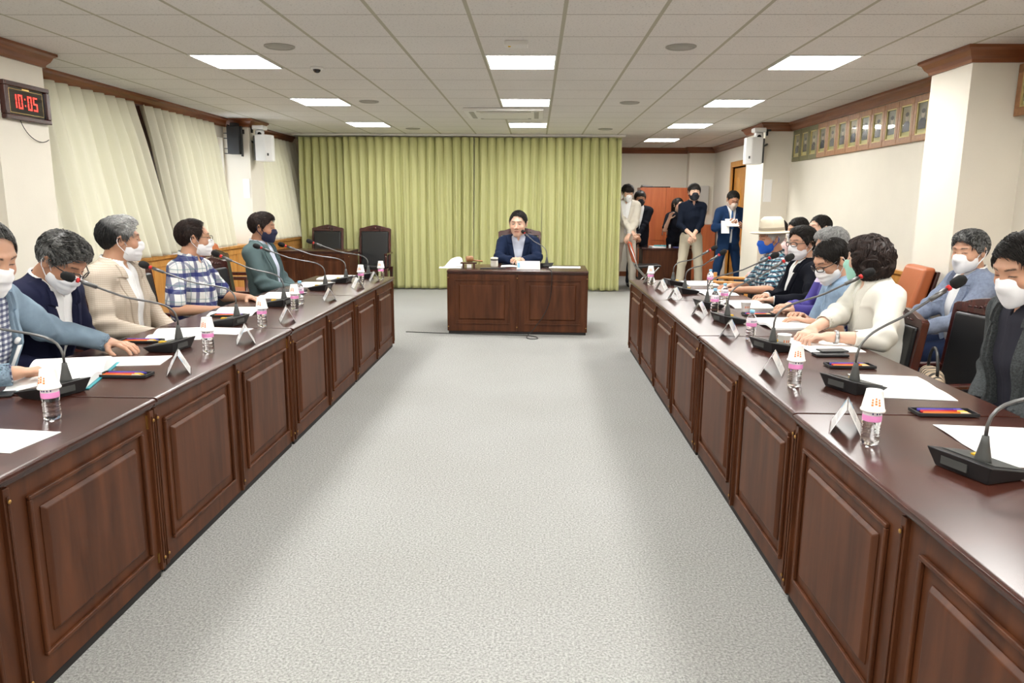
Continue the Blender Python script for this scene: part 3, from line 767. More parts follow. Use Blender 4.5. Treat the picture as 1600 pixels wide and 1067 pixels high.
    if hair:
        def hairf(q):
            q = q/hs; S = SD(); v = hk['v']
            S.add(s_ell((0, -.014, .034), (.079+v, .100+v, .090+v)), .01)
            if hair == 'bob':
                S.add(s_ell((0, -.030, -.010), (.100+v, .098+v, .100)), .04)
                S.add(s_ell((0, -.035, -.060), (.088+v, .080+v, .065)), .04)
                S.add(s_ell((0, .035, .075), (.075+v, .055, .045)), .03)
            if hair == 'long':
                S.add(s_cone((0, -.05, 0), (0, -.075, -.20), .085, .06), .04)
            if hk['bulk']: S.add(s_ell((0, .030, .085), (.070, .062, .030+hk['bulk'])), .03)
            x, y, z = q[:, 0], q[:, 1], q[:, 2]
            n = hk['amp']*(np.sin(hk['fr']*x+3*np.sin(35*y+20*z)+2*np.sin(60*z))*.7+.35*np.sin(55*x+40*z+3*np.sin(30*y))+.5*np.sin(260*x+30*y+5*np.sin(50*z)))
            S.disp(lambda P: n if len(P) == len(n) else hk['amp']*(np.sin(hk['fr']*P[:, 0]+3*np.sin(35*P[:, 1]+20*P[:, 2])+2*np.sin(60*P[:, 2]))*.7+.35*np.sin(55*P[:, 0]+40*P[:, 2]+3*np.sin(30*P[:, 1]))+.5*np.sin(260*P[:, 0]+30*P[:, 1]+5*np.sin(50*P[:, 2]))))
            jag = .006*np.sin(x*110+2*np.sin(x*47))*(hk['fringe'] if hk['fringe'] else .5)
            fc = s_ell((0, .125, -.040+hk['fz']+hk.get('fy', 0)), (.090+hk.get('fw', 0), .104, .108))[0]
            S.sub(lambda P: fc(P)+.006*np.sin(P[:, 0]*110+2*np.sin(P[:, 0]*47))*.7, .012)
            if hk.get('bald'): 
                bf = s_ell((0, .055, .125), (.062, .085, .050+hk['bald']))[0]; S.sub(bf, .01)
            if hair in ('short', 'full'):
                sl = lambda P: P[:, 2]-(hk['back']+(hk['side']-hk['back'])*sst(P[:, 1], -.075, -.015)+.05*sst(P[:, 1], .02, .06))
                S.sub(sl, .010)
                ear = lambda P: np.sqrt(((np.abs(P[:, 0])-.088)/1.3)**2+(P[:, 1]+.002)**2+((P[:, 2]+.008)/1.5)**2)-.024
                S.sub(ear, .005)
            if hair == 'bob': S.sub(lambda P: P[:, 2]+.108+.15*P[:, 1]+.008*np.sin(70*P[:, 0]+3), .012)
            return S(q)*hs
        R_ = .17*hs+hk['v']+(.10 if hair == 'long' else 0)
        hf = xf(hairf, Rh, H, R_)
        ho = sdf_obj('hair', hf[0], H-R_-.02, H+R_+.02, max(vox*.8, .0035), MATS[hairm], rt); hq(ho, H, Rh, hs)
        strands(ho, H, Rh, hs, hairf, hk, hair, COUNT[0], 1500 if vox < .0055 else 700)
    # ---- mask, with its ear loops
    if mask:
        hd2 = SD(); hd2.add(s_ell((0, .028, -.020), (.067, .068, .088)), .01); hd2.add(s_ell((0, .030, -.062), (.056, .052, .045)), .03)
        hd2.add(s_cone((0, .077, -.098), (0, .077, -.097), .027, .027), .03); hd2.add(s_ell((0, .085, -.050), (.034, .018, .036)), .03); hd2.add(s_cone((0, .092, .010), (0, .108, -.028), .011, .018), .02); hd2.add(s_ell((0, .088, -.060), (.020, .014, .018)), .02)
        inf = .0035 if mask_style == 'surgical' else .0045
        def mf(P):
            q = (P-Hf)@RhF/hs; d = hd2(q)-inf; x, y, z = q[:, 0], q[:, 1], q[:, 2]
            if mask_style == 'surgical': d = d+.0016*np.sin(z*190+.5)*sst(z+.10, 0, .02)*sst(y, .06, .08)
            topc = z-(.000-7.5*x*x) if mask_style == 'surgical' else z-(.003-6.5*x*x)
            bot = (-.118+5.5*x*x)-z
            sidec = (.018+.012*np.sin((z+.05)*25))-y
            return np.maximum(np.maximum(d, topc), np.maximum(bot, sidec))*hs
        sdf_obj('face_mask', mf, H-.16, H+.16, max(vox*.7, .0032), mask, rt)
        def hp_(x, y, z): return tuple(H+Rh@np.array([x, y, z])*hs)
        for x in (-1, 1):
            mb = MB(); mb.tube([hp_(x*.066, .030, -.032), hp_(x*.079, .012, -.006), hp_(x*.089, -.006, .018), hp_(x*.090, -.020, .022), hp_(x*.088, -.026, -.002), hp_(x*.084, -.018, -.026), hp_(x*.075, .006, -.052), hp_(x*.062, .030, -.080)], .0022 if mask_style == 'surgical' else .0035, 6); mb.build('ear_loop', mask, rt)
    if glasses:
        grad_ = .0027 if 'dark' in glasses.name else .0019
        mb = MB()
        def hp_(x, y, z): return tuple(H+Rh@np.array([x, y, z])*hs)
        for x in (-1, 1):
            pts = []
            for k in range(17):
                t = 2*math.pi*k/16; cx = math.copysign(abs(math.cos(t))**.7, math.cos(t)); cz = math.copysign(abs(math.sin(t))**.7, math.sin(t))
                xx = .033+.023*cx; pts.append(hp_(x*xx, .112-.35*(xx-.03), .006+.0165*cz))
            mb.tube(pts, grad_, 6)
            mb.tube([hp_(x*.056, .103, .012), hp_(x*.080, .060, .014), hp_(x*.086, .0, .016), hp_(x*.086, -.02, .006)], grad_, 6)
        mb.tube([hp_(-.010, .119, .010), hp_(0, .121, .013), hp_(.010, .119, .010)], .0018, 6)
        mb.build('glasses', glasses, rt)
    rt['_'] = 0
    del rt['_']
    return rt, H, Rh, arms, M
# ------------------------------------------------------------------ the room
T = .745
b = MB().box(XL-.3, XR+.5, YN, YB+.3, -.08, 0); struct(b, 'floor', 'carpet')
b = MB().box(XL-.3, XR+.5, YN, YB+.3, CEIL, CEIL+.08); struct(b, 'ceiling', 'ceiling_tiles')
# left wall with two window openings behind the cream curtains
b = MB()
b.box(XL-.2, XL, YN, 6.7, 0, CEIL); b.box(XL-.2, XL, 10.66, 11.35, 0, CEIL); b.box(XL-.2, XL, 12.75, YB+.2, 0, CEIL)
for y0, y1 in ((6.7, 10.66), (11.35, 12.75)): b.box(XL-.2, XL, y0, y1, 0, .92); b.box(XL-.2, XL, y0, y1, 2.40, CEIL)
struct(b, 'wall_left', 'wallpaper')
b = MB().box(XL, -4.0, 5.48, 6.07, 0, CEIL); struct(b, 'wall_left_near_pillar', 'wallpaper')
b = MB().box(XL, -4.13, 10.70, 11.22, 0, CEIL); struct(b, 'wall_left_far_pillar', 'wallpaper')
b = MB().box(XR, XR+.2, YN, 12.86, 0, CEIL); b.box(XR, XR+.2, 14.06, YB+.2, 0, CEIL); b.box(XR, XR+.2, 12.86, 14.06, 2.2, CEIL)
struct(b, 'wall_right', 'wallpaper')
b = MB().box(3.22, XR, 5.80, 6.37, 0, CEIL); struct(b, 'wall_right_near_pillar', 'wallpaper')
b = MB().box(3.28, XR, 10.96, 11.85, 0, CEIL); struct(b, 'wall_right_far_pillar', 'wallpaper')
b = MB().box(XL, XR, YB, YB+.2, 0, CEIL); b.box(3.14, XR, YB-.22, YB, 0, CEIL); struct(b, 'wall_back', 'wallpaper')
b = MB().box(XL, XR, YN-.1, YN, 0, CEIL); struct(b, 'wall_front', 'wallpaper')
def window(n, y0, y1):
    f = MB(); w = .05
    f.box(XL-.14, XL-.07, y0, y1, .92, .97); f.box(XL-.14, XL-.07, y0, y1, 2.35, 2.40)
    k = max(2, int((y1-y0)/.9)); 
    for i in range(k+1):
        y = y0+(y1-y0-w)*i/k; f.box(XL-.14, XL-.07, y, y+w, .97, 2.35)
    o = struct(f, 'window_%d' % n, 'white_plastic')
    g = MB().box(XL-.108, XL-.102, y0+.02, y1-.02, .95, 2.37); g.build('window_pane', 'pane_glass', o)
mat('pane_glass', (1, 1, 1), .0, trans=1, ior=1.05)
window(1, 6.7, 10.66); window(2, 11.35, 12.75)
b = MB().box(XL, XL+.04, 8.06, 8.90, .90, CEIL-.1); struct(b, 'trim_7', 'dark_wood')  # dark wood post, widened to block window light showing between the curtains
# crown moulding: stepped profile swept along the wall tops
def crown(name, pts, inward):
    """pts: corner polyline along the wall face, inward: +1 when the room lies to the left of the walking direction"""
    prof = [(0, CEIL-.115), (.018, CEIL-.115), (.022, CEIL-.095), (.045, CEIL-.070), (.062, CEIL-.035), (.085, CEIL-.020), (.085, CEIL), (0, CEIL)]
    n = len(pts); V = []
    for i, p in enumerate(pts):
        p = Vector(p)
        ds = []
        if i > 0: ds.append((p-Vector(pts[i-1])).normalized())
        if i < n-1: ds.append((Vector(pts[i+1])-p).normalized())
        ns = [Vector((-d.y, d.x))*inward for d in ds]
        m = ns[0] if len(ns) == 1 else (ns[0]+ns[1])/(1+ns[0].dot(ns[1]))
        for o_, z in prof: V.append((p.x+m.x*o_, p.y+m.y*o_, z))
    k = len(prof); F = [(i*k+j, (i+1)*k+j, (i+1)*k+(j+1) % k, i*k+(j+1) % k) for i in range(n-1) for j in range(k)]
    F += [tuple(range(k))[::-1], tuple((n-1)*k+j for j in range(k))]
    b = MB().add(V, F); return struct(b, name, 'trim_wood')
crown('trim_1', [(XL, 2.0), (XL, 5.48), (-4.0, 5.48), (-4.0, 6.07), (XL+.02, 6.07), (XL+.02, 10.70), (-4.13, 10.70), (-4.13, 11.22), (XL+.02, 11.22), (XL+.02, 13.6)], -1)
crown('trim_2', [(XR, 2.0), (XR, 5.80), (3.22, 5.80), (3.22, 6.37), (XR, 6.37), (XR, 10.96), (3.28, 10.96), (3.28, 11.85), (XR, 11.85), (XR, YB-.22), (3.14, YB-.22), (3.14, YB), (1.0, YB)], 1)
# wainscot: ledge, rail and panels
def wain(name, x0, x1, y0, y1, h, face):
    b = MB(); b.box(x0, x1, y0, y1, 0, h-.03)
    xf0, xf1 = (x1, x1+.012) if face > 0 else (x0-.012, x0)
    b.box(min(x0, xf0)-(.02 if face < 0 else 0), max(x1, xf1)+(.02 if face > 0 else 0), y0, y1, h-.035, h)
    b.box(xf0, xf1, y0, y1, h-.12, h-.05); b.box(xf0, xf1, y0, y1, .0, .12)
    n = max(1, round((y1-y0)/.45))
    for i in range(n+1):
        y = y0+(y1-y0-.06)*i/n; b.box(xf0, xf1, y, y+.06, .12, h-.12)
    return struct(b, name, 'wainscot_wood', bevel=.003)
wain('trim_3', XL, -4.20, 6.09, 10.68, .90, 1); wain('trim_4', XL, -4.20, 11.24, 13.6, .90, 1)
wain('trim_5', XR-.03, XR, 6.39, 10.94, .88, -1); wain('trim_6', XR-.03, XR, -1.0, 5.78, .88, -1)
b = MB().box(XR-.014, XR, 11.87, 12.76, 0, .10); b.box(1.0, 3.13, YB-.014, YB, 0, .10); struct(b, 'baseboard_right', 'trim_wood')
# door, ajar, with its frame
d = MB(); 
for y0, y1 in ((12.76, 12.86), (14.06, 14.16)): d.box(XR-.03, XR+.16, y0, y1, 0, 2.30)
d.box(XR-.03, XR+.16, 12.86, 14.06, 2.20, 2.30)
dr = struct(d, 'door_1', 'door_wood', bevel=.006)
d = MB(); d.box(-.02, .02, 0, 1.18, .01, 2.18)
def arch(y0, y1, z0, z1, a):
    P = [(y0, z0), (y1, z0), (y1, z1-a)]
    n = 14
    for i in range(1, n): 
        t = i/n; yy = y1+(y0-y1)*t; P.append((yy, z1-a+a*(math.sin(math.pi*t)**1.6)))
    P.append((y0, z1-a)); return P
for y0, y1 in ((.10, .54), (.64, 1.08)):
    for z0, z1, a in ((.18, .80, .0), (.95, 2.02, .22)):
        P = arch(y0, y1, z0, z1, a) if a else [(y0, z0), (y1, z0), (y1, z1), (y0, z1)]
        cx = (y0+y1)/2; cz = (z0+z1)/2
        n0 = len(d.V); 
        def at(s_, x): return lambda y, z: (x, cx+(y-cx)*s_, cz+(z-cz)*s_)
        d.prism(P, at(1, -.020), at(.93, -.034)); 
leaf = d.build('door_leaf', 'door_wood', dr, bevel=.003); leaf.location = (XR+.05, 12.93, 0); leaf.rotation_euler = (0, 0, .0)
k = MB(); k.tube([(-.02, 1.08, 1.02), (-.075, 1.08, 1.02)], .012, 12); k.lathe([(.012, 0), (.028, .008), (.032, .022), (.026, .036), (.008, .042)], (-.068, 1.08, 1.02), 16, R=Matrix.Rotation(-math.pi/2, 3, 'Y')); k.build('door_handle', 'brass', leaf)
b = MB().box(XR+.16, XR+1.2, 12.4, 14.5, -.02, 0); b.box(XR+1.2, XR+1.3, 12.4, 14.5, 0, 2.6); struct(b, 'wall_corridor', 'wallpaper')

# ------------------------------------------------------------------ ceiling fittings
def light(x, y, label, seen=True):
    r = root('ceiling_light', label, 'ceiling light', (x, y, CEIL), group='square LED ceiling panels')
    w, h = TX/2-.013, TY/2-.006
    f = MB()
    for a in ((-w, w, -h, -h+.014), (-w, w, h-.014, h), (-w, -w+.014, -h+.014, h-.014), (w-.014, w, -h+.014, h-.014)): f.box(a[0], a[1], a[2], a[3], -.010, 0)
    f.build('frame', 'white_plastic', r)
    MB().box(-w+.014, w-.014, -h+.014, h-.014, -.007, -.002).build('diffuser', 'led_panel', r)
cols = [(LX+.6*-3.5, 'left'), (LX+.6*.5, 'centre'), (LX+.6*4.5, 'right')]
rown = ['nearest', 'second', 'third', 'farthest']
for j in range(-4, 4):
    y = LY+TY*(2.5+4*j)
    if y > 11.5+.2 and j == 3: pass
    for (x, cn) in cols:
        if j == 3 and cn != 'right': continue
        if y < -4: continue
        if j >= 0: lab = 'white square ceiling light, %s row, %s column' % ({0: 'nearest visible', 1: 'second visible', 2: 'third visible', 3: 'farthest'}[j], cn)
        else: lab = 'white square ceiling light behind the camera, %s row, %s column' % ({-1: 'first', -2: 'second', -3: 'third', -4: 'fourth'}[j], cn)
        light(x, y, lab)
def ceilspk(x, y, lab):
    r = root('ceiling_speaker', lab, 'ceiling speaker', (x, y, CEIL), group='round ceiling speakers')
    MB().lathe([(.115, 0), (.115, -.006), (.104, -.012), (.100, -.007)], seg=36).build('rim', 'vent_grey', r)
    MB().lathe([(.101, -.005), (.06, -.011), (.001, -.013)], seg=36).build('grille', 'vent_grey', r)
for x, y, l in ((-1.97, 5.82, 'round grey ceiling speaker left of the centre, nearest the viewer'), (1.07, 5.82, 'round grey ceiling speaker right of the centre, nearest the viewer'), (-1.97, 8.85, 'round grey ceiling speaker on the left, between second and third light rows'), (1.07, 8.87, 'round grey ceiling speaker on the right, between second and third light rows'), (-1.97, 11.95, 'round grey ceiling speaker on the left just before the green curtain'), (1.07, 11.9, 'round grey ceiling speaker on the right just before the green curtain')): ceilspk(x, y, l)
r = root('dome_camera', 'small white dome security camera on the ceiling left of centre', 'security camera', (-1.94, 6.68, CEIL))
MB().lathe([(.055, 0), (.055, -.012), (.050, -.020), (.036, -.022)], seg=28).build('base', 'white_plastic', r)
MB().lathe([(.034, -.020), (.031, -.034), (.020, -.046), (.002, -.050)], seg=28).build('dome', 'lens_black', r)
r = root('motion_sensor', 'small white rectangular sensor box on the ceiling before the nearest central light', 'sensor', (-.16, 5.66, CEIL))
MB().box(-.085, .085, -.06, .06, -.035, 0).build('case', 'ceiling_white', r, bevel=.008); MB().lathe([(.012, 0), (.010, -.006), (.001, -.008)], (-.05, -.02, -.034), 12).build('lens', 'yellow_ink', r)
r = root('air_conditioner', 'cream ceiling cassette air conditioner between the second and third central lights', 'air conditioner', (-.42, 9.86, CEIL))
MB().box(-.50, .50, -.48, .48, -.035, 0).build('panel', 'ceiling_white', r, bevel=.008)
MB().box(-.30, .30, -.32, .32, -.045, -.034).build('intake_grille', 'ceiling_white', r, bevel=.004)
for a in (-.44, .38):
    m_ = MB(); m_.box(a, a+.06, -.34, .34, -.040, -.0345); m_.build('vent_slot', 'vent_grey', r)
for yy in (-.42, .36):
    m_ = MB(); m_.box(-.34, .34, yy, yy+.06, -.040, -.0345); m_.build('vent_slot', 'vent_grey', r)

# ------------------------------------------------------------------ curtains
def curtain(name, label, P0, P1, ztop, zbot, m, npl, amp=.05, seed=0, bot=None, group=None, hang=None, sag=0, gather=(1, 1), cat='curtain'):
    """pleated cloth hung from P0 to P1 (xy); bot: (P0,P1) of the hem when it hangs at another place"""
    rnd = random.Random(seed); P0 = Vector(P0); P1 = Vector(P1); B0, B1 = (Vector(bot[0]), Vector(bot[1])) if bot else (P0, P1)
    nu = npl*14; nv = 44; ph = [rnd.uniform(-.9, .9) for _ in range(npl+2)]; am = [rnd.uniform(.5, 1.25) for _ in range(npl+2)]; dr_ = [rnd.uniform(-.35, .35) for _ in range(npl+2)]
    d = (P1-P0); n = Vector((-d.y, d.x)).normalized(); V = []
    for j in range(nv+1):
        v = j/nv; z = ztop+(zbot-ztop)*v
        head = max(0, 1-v/.045); low = min(1, v/.25)
        for i in range(nu+1):
            u = i/nu; k = u*npl; a = int(k); fr = k-a; fr2 = fr+.12*dr_[min(a, npl)]*low*math.sin(math.pi*fr)
            # pinch pleat at the head, soft round folds further down
            pin = math.exp(-((fr-.5)/.085)**2)*.85+.25*math.cos(2*math.pi*(fr-.5))*.5
            tri = .14*math.cos(6*math.pi*2*(fr-.5))*math.exp(-((fr-.5)/.16)**2)
            soft = (.5*math.cos(2*math.pi*(fr2-.5))+.22*math.sin(4*math.pi*fr2+ph[a])*(low)+.12*math.sin(2*math.pi*(k*.37)+ph[a]*3)*low)*am[a]*(1-fr)+(.5*math.cos(2*math.pi*(fr2-.5))+.22*math.sin(4*math.pi*fr2+ph[a+1])*low+.12*math.sin(2*math.pi*(k*.37)+ph[a+1]*3)*low)*am[a+1]*fr
            w = amp*((pin+tri)*(1-low*.8)*.8+soft*(.35+.65*low))
            q0 = P0.lerp(P1, u); q1 = B0.lerp(B1, u); q = q0.lerp(q1, v)
            su = .05*math.sin(k*1.1+3*v+seed)*low*amp*6
            q = q+n*w+d.normalized()*su*.3
            V.append((q.x, q.y, z-(sag*math.sin(math.pi*((k*1.0) % 1))*(1-v))))
    F = [(j*(nu+1)+i, j*(nu+1)+i+1, (j+1)*(nu+1)+i+1, (j+1)*(nu+1)+i) for j in range(nv) for i in range(nu)]
    me = new_mesh(name, V, F, True, mats=[MATS[m]]); o = bpy.data.objects.new(name, me); COL.objects.link(o)
    s_ = o.modifiers.new('s', 'SOLIDIFY'); s_.thickness = .003
    tag(o, label, cat, group)
    return o
g = 'green pleated stage curtain panels'
curtain('stage_curtain', 'leftmost green pleated curtain panel, behind the two empty armchairs', (-4.12, 12.92), (-3.30, 12.92), 2.62, .02, 'green_cloth', 6, .085, 3, group=g)
curtain('stage_curtain', 'widest green pleated curtain panel, between the armchairs and the front desk', (-3.32, 12.86), (-1.08, 12.86), 2.62, .02, 'green_cloth', 15, .080, 5, group=g)
curtain('stage_curtain', 'green pleated curtain panel directly behind the seated chairman', (-1.07, 12.92), (.12, 12.92), 2.62, .02, 'green_cloth', 8, .080, 8, bot=((-1.08, 12.92), (.09, 12.90)), group=g)
curtain('stage_curtain', 'rightmost green pleated curtain panel, next to the standing man in beige', (.10, 12.86), (1.44, 12.86), 2.62, .02, 'green_cloth', 9, .078, 11, bot=((.11, 12.86), (1.47, 12.82)), group=g)
r = MB().box(-4.2, 1.50, 12.80, 12.98, 2.635, 2.665); tag(r.build('curtain_rail', 'ceiling_white'), 'long white curtain track fixed under the ceiling above the green curtain', 'curtain rail')
g = 'cream window curtains'
curtain('window_curtain', 'cream pleated window curtain nearest the digital clock', (-4.385, 6.18), (-4.385, 8.10), 2.565, .915, 'cream_cloth', 10, .085, 21, bot=((-4.14, 6.10), (-4.14, 8.34)), group=g)
curtain('window_curtain', 'cream pleated window curtain beside the black hanging loudspeaker', (-4.385, 8.30), (-4.385, 10.10), 2.555, .915, 'cream_cloth', 10, .080, 25, bot=((-4.14, 8.33), (-4.14, 10.00)), group=g)
curtain('window_curtain', 'cream pleated window curtain between the far left pillar and green curtain', (-4.385, 11.30), (-4.385, 13.5), 2.555, .915, 'cream_cloth', 12, .070, 29, bot=((-4.14, 11.32), (-4.14, 13.5)), group=g)

# ------------------------------------------------------------------ wall equipment
r = root('digital_clock', 'dark framed digital wall clock with red digits on the near left pillar', 'clock', (-4.0, 5.80, 2.245))
b = MB(); 
for a in ((-.26, .26, .105, .14), (-.26, .26, -.14, -.105), (-.26, -.215, -.105, .105), (.215, .26, -.105, .105)): b.box(0, .045, a[0], a[1], a[2], a[3])
b.build('frame', 'dark_wood', r, bevel=.006)
MB().box(0, .026, -.216, .216, -.106, .106).build('display_glass', 'clock_glass', r)
b = MB()
for a in ((-.19, .19, .086, .088), (-.19, .19, -.088, -.086), (-.19, -.188, -.088, .088), (.188, .19, -.088, .088)): b.box(.026, .0268, a[0], a[1], a[2], a[3])
b.box(.026, .0268, -.04, .04, .090, .100); b.build('gold_line', 'brass', r)
SEG = {'0': 'abcdef', '1': 'bc', '5': 'afgcd'}
def seg(b, ch, cy, w=.046, h=.105, t=.011):
    # viewer looks toward -x, so the reading direction is +y
    y0, y1 = cy-w/2, cy+w/2; z0, z1 = -h/2, h/2; q = .003
    S = {'a': (y0, y1, z1-t, z1), 'd': (y0, y1, z0, z0+t), 'g': (y0, y1, -t/2, t/2), 'f': (y0, y0+t, q, z1-q), 'b': (y1-t, y1, q, z1-q), 'e': (y0, y0+t, z0+q, -q), 'c': (y1-t, y1, z0+q, -q)}
    for s_ in SEG[ch]: a = S[s_]; b.box(.0262, .0275, a[0], a[1], a[2], a[3])
b = MB()
for ch, cy in (('1', -.135), ('0', -.070), ('0', .035), ('5', .100)): seg(b, ch, cy)
b.box(.0262, .0275, -.022, -.013, .018, .030); b.box(.0262, .0275, -.022, -.013, -.030, -.018)
b.build('digits', 'red_led', r)
b = MB(); b.tube(bez((-3.985, 5.72, 2.11), (-3.985, 5.78, 1.97), (-3.985, 5.95, 1.93), (-4.0, 6.06, 1.99)), .003, 6); tag(b.build('clock_cord', 'cord'), 'thin dark power cord drooping from the digital clock to the curtain', 'cord')
# black hanging loudspeaker on its wall bracket
r = root('hanging_loudspeaker', 'tall black loudspeaker on a bracket with metal hooks, far left pillar', 'speaker', (-4.29, 10.60, 2.36))
MB().box(-.085, .085, -.09, .07, -.19, .19).build('cabinet', 'black_plastic', r, bevel=.008)
b = MB(); b.box(-.10, .10, .07, .10, .10, .16); b.box(-.05, .05, -.05, .05, .19, .24); b.box(-.10, -.085, -.03, .03, .14, .22); b.box(.085, .10, -.03, .03, -.22, .2); b.build('bracket', 'black_plastic', r, bevel=.003)
for z in (-.18, -.11, .03, .10):
    MB().tube([(-.085, 0, z), (-.16, -.01, z)], .006, 8).build('hook', 'black_plastic', r)
def wallspk(x, y, sx, label, label2, lab3):
    r = root('wall_loudspeaker', label, 'speaker', (x, y, 2.27))
    b = MB(); P = [(-.02*sx, .12), (.13*sx, .13), (.20*sx, .06), (.20*sx, -.05), (.13*sx, -.13), (-.02*sx, -.13)]
    if sx < 0: P = P[::-1]
    b.prism(P, lambda a, c: (a, c, -.185), lambda a, c: (a, c, .185)); b.build('cabinet', 'white_plastic', r, bevel=.012)
    MB().box(-.05 if sx > 0 else .02, -.02 if sx > 0 else .05, -.10, .12, -.17, .17).build('back_plate', 'grey_plastic', r, bevel=.004)
    MB().box(.155*sx-.01, .155*sx+.01, -.112, -.095, -.11, -.075).build('badge', 'grey_plastic', r)
    b = MB(); b.tube([(-.03*sx, 0, .05), (-.12*sx, 0, .10)], .014, 8); b.build('bracket', 'grey_plastic', r)
    r2 = root('video_camera', label2, 'camera', (x+.02*sx, y-.02, 2.47))
    MB().lathe([(.01, -.07), (.05, -.062), (.064, -.03), (.064, .03), (.058, .05), (.03, .055)], seg=28).build('head', 'white_plastic', r2)
    MB().box(-.085, .085, -.08, .09, .055, .115).build('base', 'white_plastic', r2, bevel=.012)
    MB().lathe([(.028, 0), (.028, .012), (.022, .016), (.002, .012)], (-.01 if sx < 0 else .02, -.060, -.008), 22, R=Matrix.Rotation(math.pi/2, 3, 'X')).build('lens', 'lens_black', r2)
    r3 = root('camera_bracket', lab3, 'bracket', (x-.10*sx, y, 2.545))
    MB().box(-.05, .05, -.03, .03, 0, .025).build('plate', 'black_plastic', r3); MB().box(-.012, .012, -.02, .02, -.06, 0).build('arm', 'black_plastic', r3)
wallspk(-4.02, 10.80, 1, 'white box loudspeaker on the far left pillar, cream curtain behind', 'white conference camera mounted above the left white loudspeaker', 'small black metal bracket beside the left conference camera')
wallspk(3.17, 10.86, -1, 'white box loudspeaker on the far right pillar above the door', 'white conference camera with round lens above the right loudspeaker', 'small black metal bracket beside the right conference camera')
r = MB().box(-4.25, -4.16, 10.69, 10.70, 1.56, 1.83); tag(r.build('paper_notice', 'paper'), 'narrow white paper notice taped to the far left pillar', 'notice')
r = MB().box(3.31, 3.42, 10.948, 10.96, 1.56, 1.88); tag(r.build('paper_notice', 'paper'), 'narrow white paper notice taped to the far right pillar', 'notice')
r = root('distribution_box', 'grey metal wall box in the back right corner beside the door', 'wall box', (3.40, YB-.22, 1.64))
MB().box(-.16, .15, -.10, 0, -.26, .26).build('case', 'vent_light', r, bevel=.006) if mat('vent_light', (.55, .53, .49), .5) else None
MB().box(-.15, .14, -.106, -.099, -.25, .25).build('door', 'vent_light', r, bevel=.004); MB().box(-.14, -.11, -.110, -.105, .17, .20).build('lock', 'grey_plastic', r)

# ------------------------------------------------------------------ portraits high on the right wall
mat('gilt', (.60, .50, .22), .35, metal=.5); mat('olive_frame', (.16, .15, .07), .4)
mat('portrait_back', (.33, .34, .28), .25, coat=.8); mat('portrait_back_warm', (.42, .38, .26), .25, coat=.8); mat('portrait_suit', (.05, .06, .075), .25, coat=.8); mat('portrait_face', (.50, .43, .34), .3, coat=.8); mat('portrait_plate', (.55, .52, .22), .3); mat('portrait_hair', (.03, .03, .03), .3, coat=.8); mat('photo_glass', (1, 1, 1), .02, trans=1, ior=1.1)
def portrait(i, y0, y1, z0, z1, fm, label, x=XR):
    r = root('portrait_frame', label, 'framed portrait', (x, (y0+y1)/2, (z0+z1)/2), group='framed portraits in a row high on the right wall' if i < 20 else None)
    w, h = (y1-y0)/2-.002, (z1-z0)/2; e = min(.055, w*.32); eb = .06
    b = MB(); b.box(-.030, 0, -w, w, h-eb, h); b.box(-.030, 0, -w, w, -h, -h+eb); b.box(-.030, 0, -w, -w+e, -h+eb, h-eb); b.box(-.030, 0, w-e, w, -h+eb, h-eb)
    b.build('frame', fm, r, bevel=.004)
    w2, h2 = w-e, h-eb; b = MB(); t = .012
    b.box(-.026, -.01, -w2, w2, h2-t, h2); b.box(-.026, -.01, -w2, w2, -h2, -h2+t); b.box(-.026, -.01, -w2, -w2+t, -h2+t, h2-t); b.box(-.026, -.01, w2-t, w2, -h2+t, h2-t)
    b.build('gilt_inner_frame', 'gilt', r)
    w3, h3 = w2-t, h2-t; b = MB(); b.box(-.012, -.010, -w3, w3, -h3, h3)
    def disc(cy, cz, ry, rz_, x0, n=18): b.prism([(cy+ry*math.cos(2*math.pi*k/n), cz+rz_*math.sin(2*math.pi*k/n)) for k in range(n)], lambda a, c: (x0, a, c), lambda a, c: (x0-.0008, a, c))
    b.m = 1; b.prism([(-w3*.85, -h3*.72), (w3*.85, -h3*.72), (w3*.80, -h3*.22), (w3*.30, 0), (-w3*.30, 0), (-w3*.80, -h3*.22)], lambda a, c: (-.0125, a, c), lambda a, c: (-.0130, a, c))
    b.m = 2; disc(0, h3*.26, w3*.36, h3*.27, -.0131)
    b.m = 3; disc(0, h3*.46, w3*.37, h3*.15, -.0140)
    b.m = 4; b.box(-.0135, -.0125, -w3, w3, -h3, -h3*.72)
    b.build('photograph', ['portrait_back' if i % 2 else 'portrait_back_warm', 'portrait_suit', 'portrait_face', 'portrait_hair', 'portrait_plate'], r)
    MB().box(-.018, -.016, -w3, w3, -h3, h3).build('glass', 'photo_glass', r)
ys = np.linspace(10.82, 7.14, 13); onames = ['farthest', 'second', 'third', 'fourth', 'fifth', 'sixth', 'seventh', 'eighth', 'ninth', 'tenth', 'eleventh', 'nearest']
for i in range(12):
    lab = ('dark olive framed portrait, %s from the far end of the row' % onames[i]) if 0 < i < 3 else ('brown wood framed portrait, %s from the far end of the row' % onames[i]) if i not in (0, 11) else ('dark olive framed portrait at the far end of the row' if i == 0 else 'brown wood framed portrait at the near end of the row beside the pillar')
    portrait(i, ys[i+1], ys[i], 2.12, 2.545, 'olive_frame' if i < 3 else 'frame_wood', lab)
portrait(30, 5.0, 5.785, 2.17, 2.54, 'frame_wood', 'brown wood framed picture on the right wall, cut off by the right edge', x=3.58)
MB().box(0, XR-3.58, -.1, .1, .05, .10).build('wall_cleat', 'frame_wood', [o for o in COL.objects if o.name.startswith('portrait_frame')][-1])

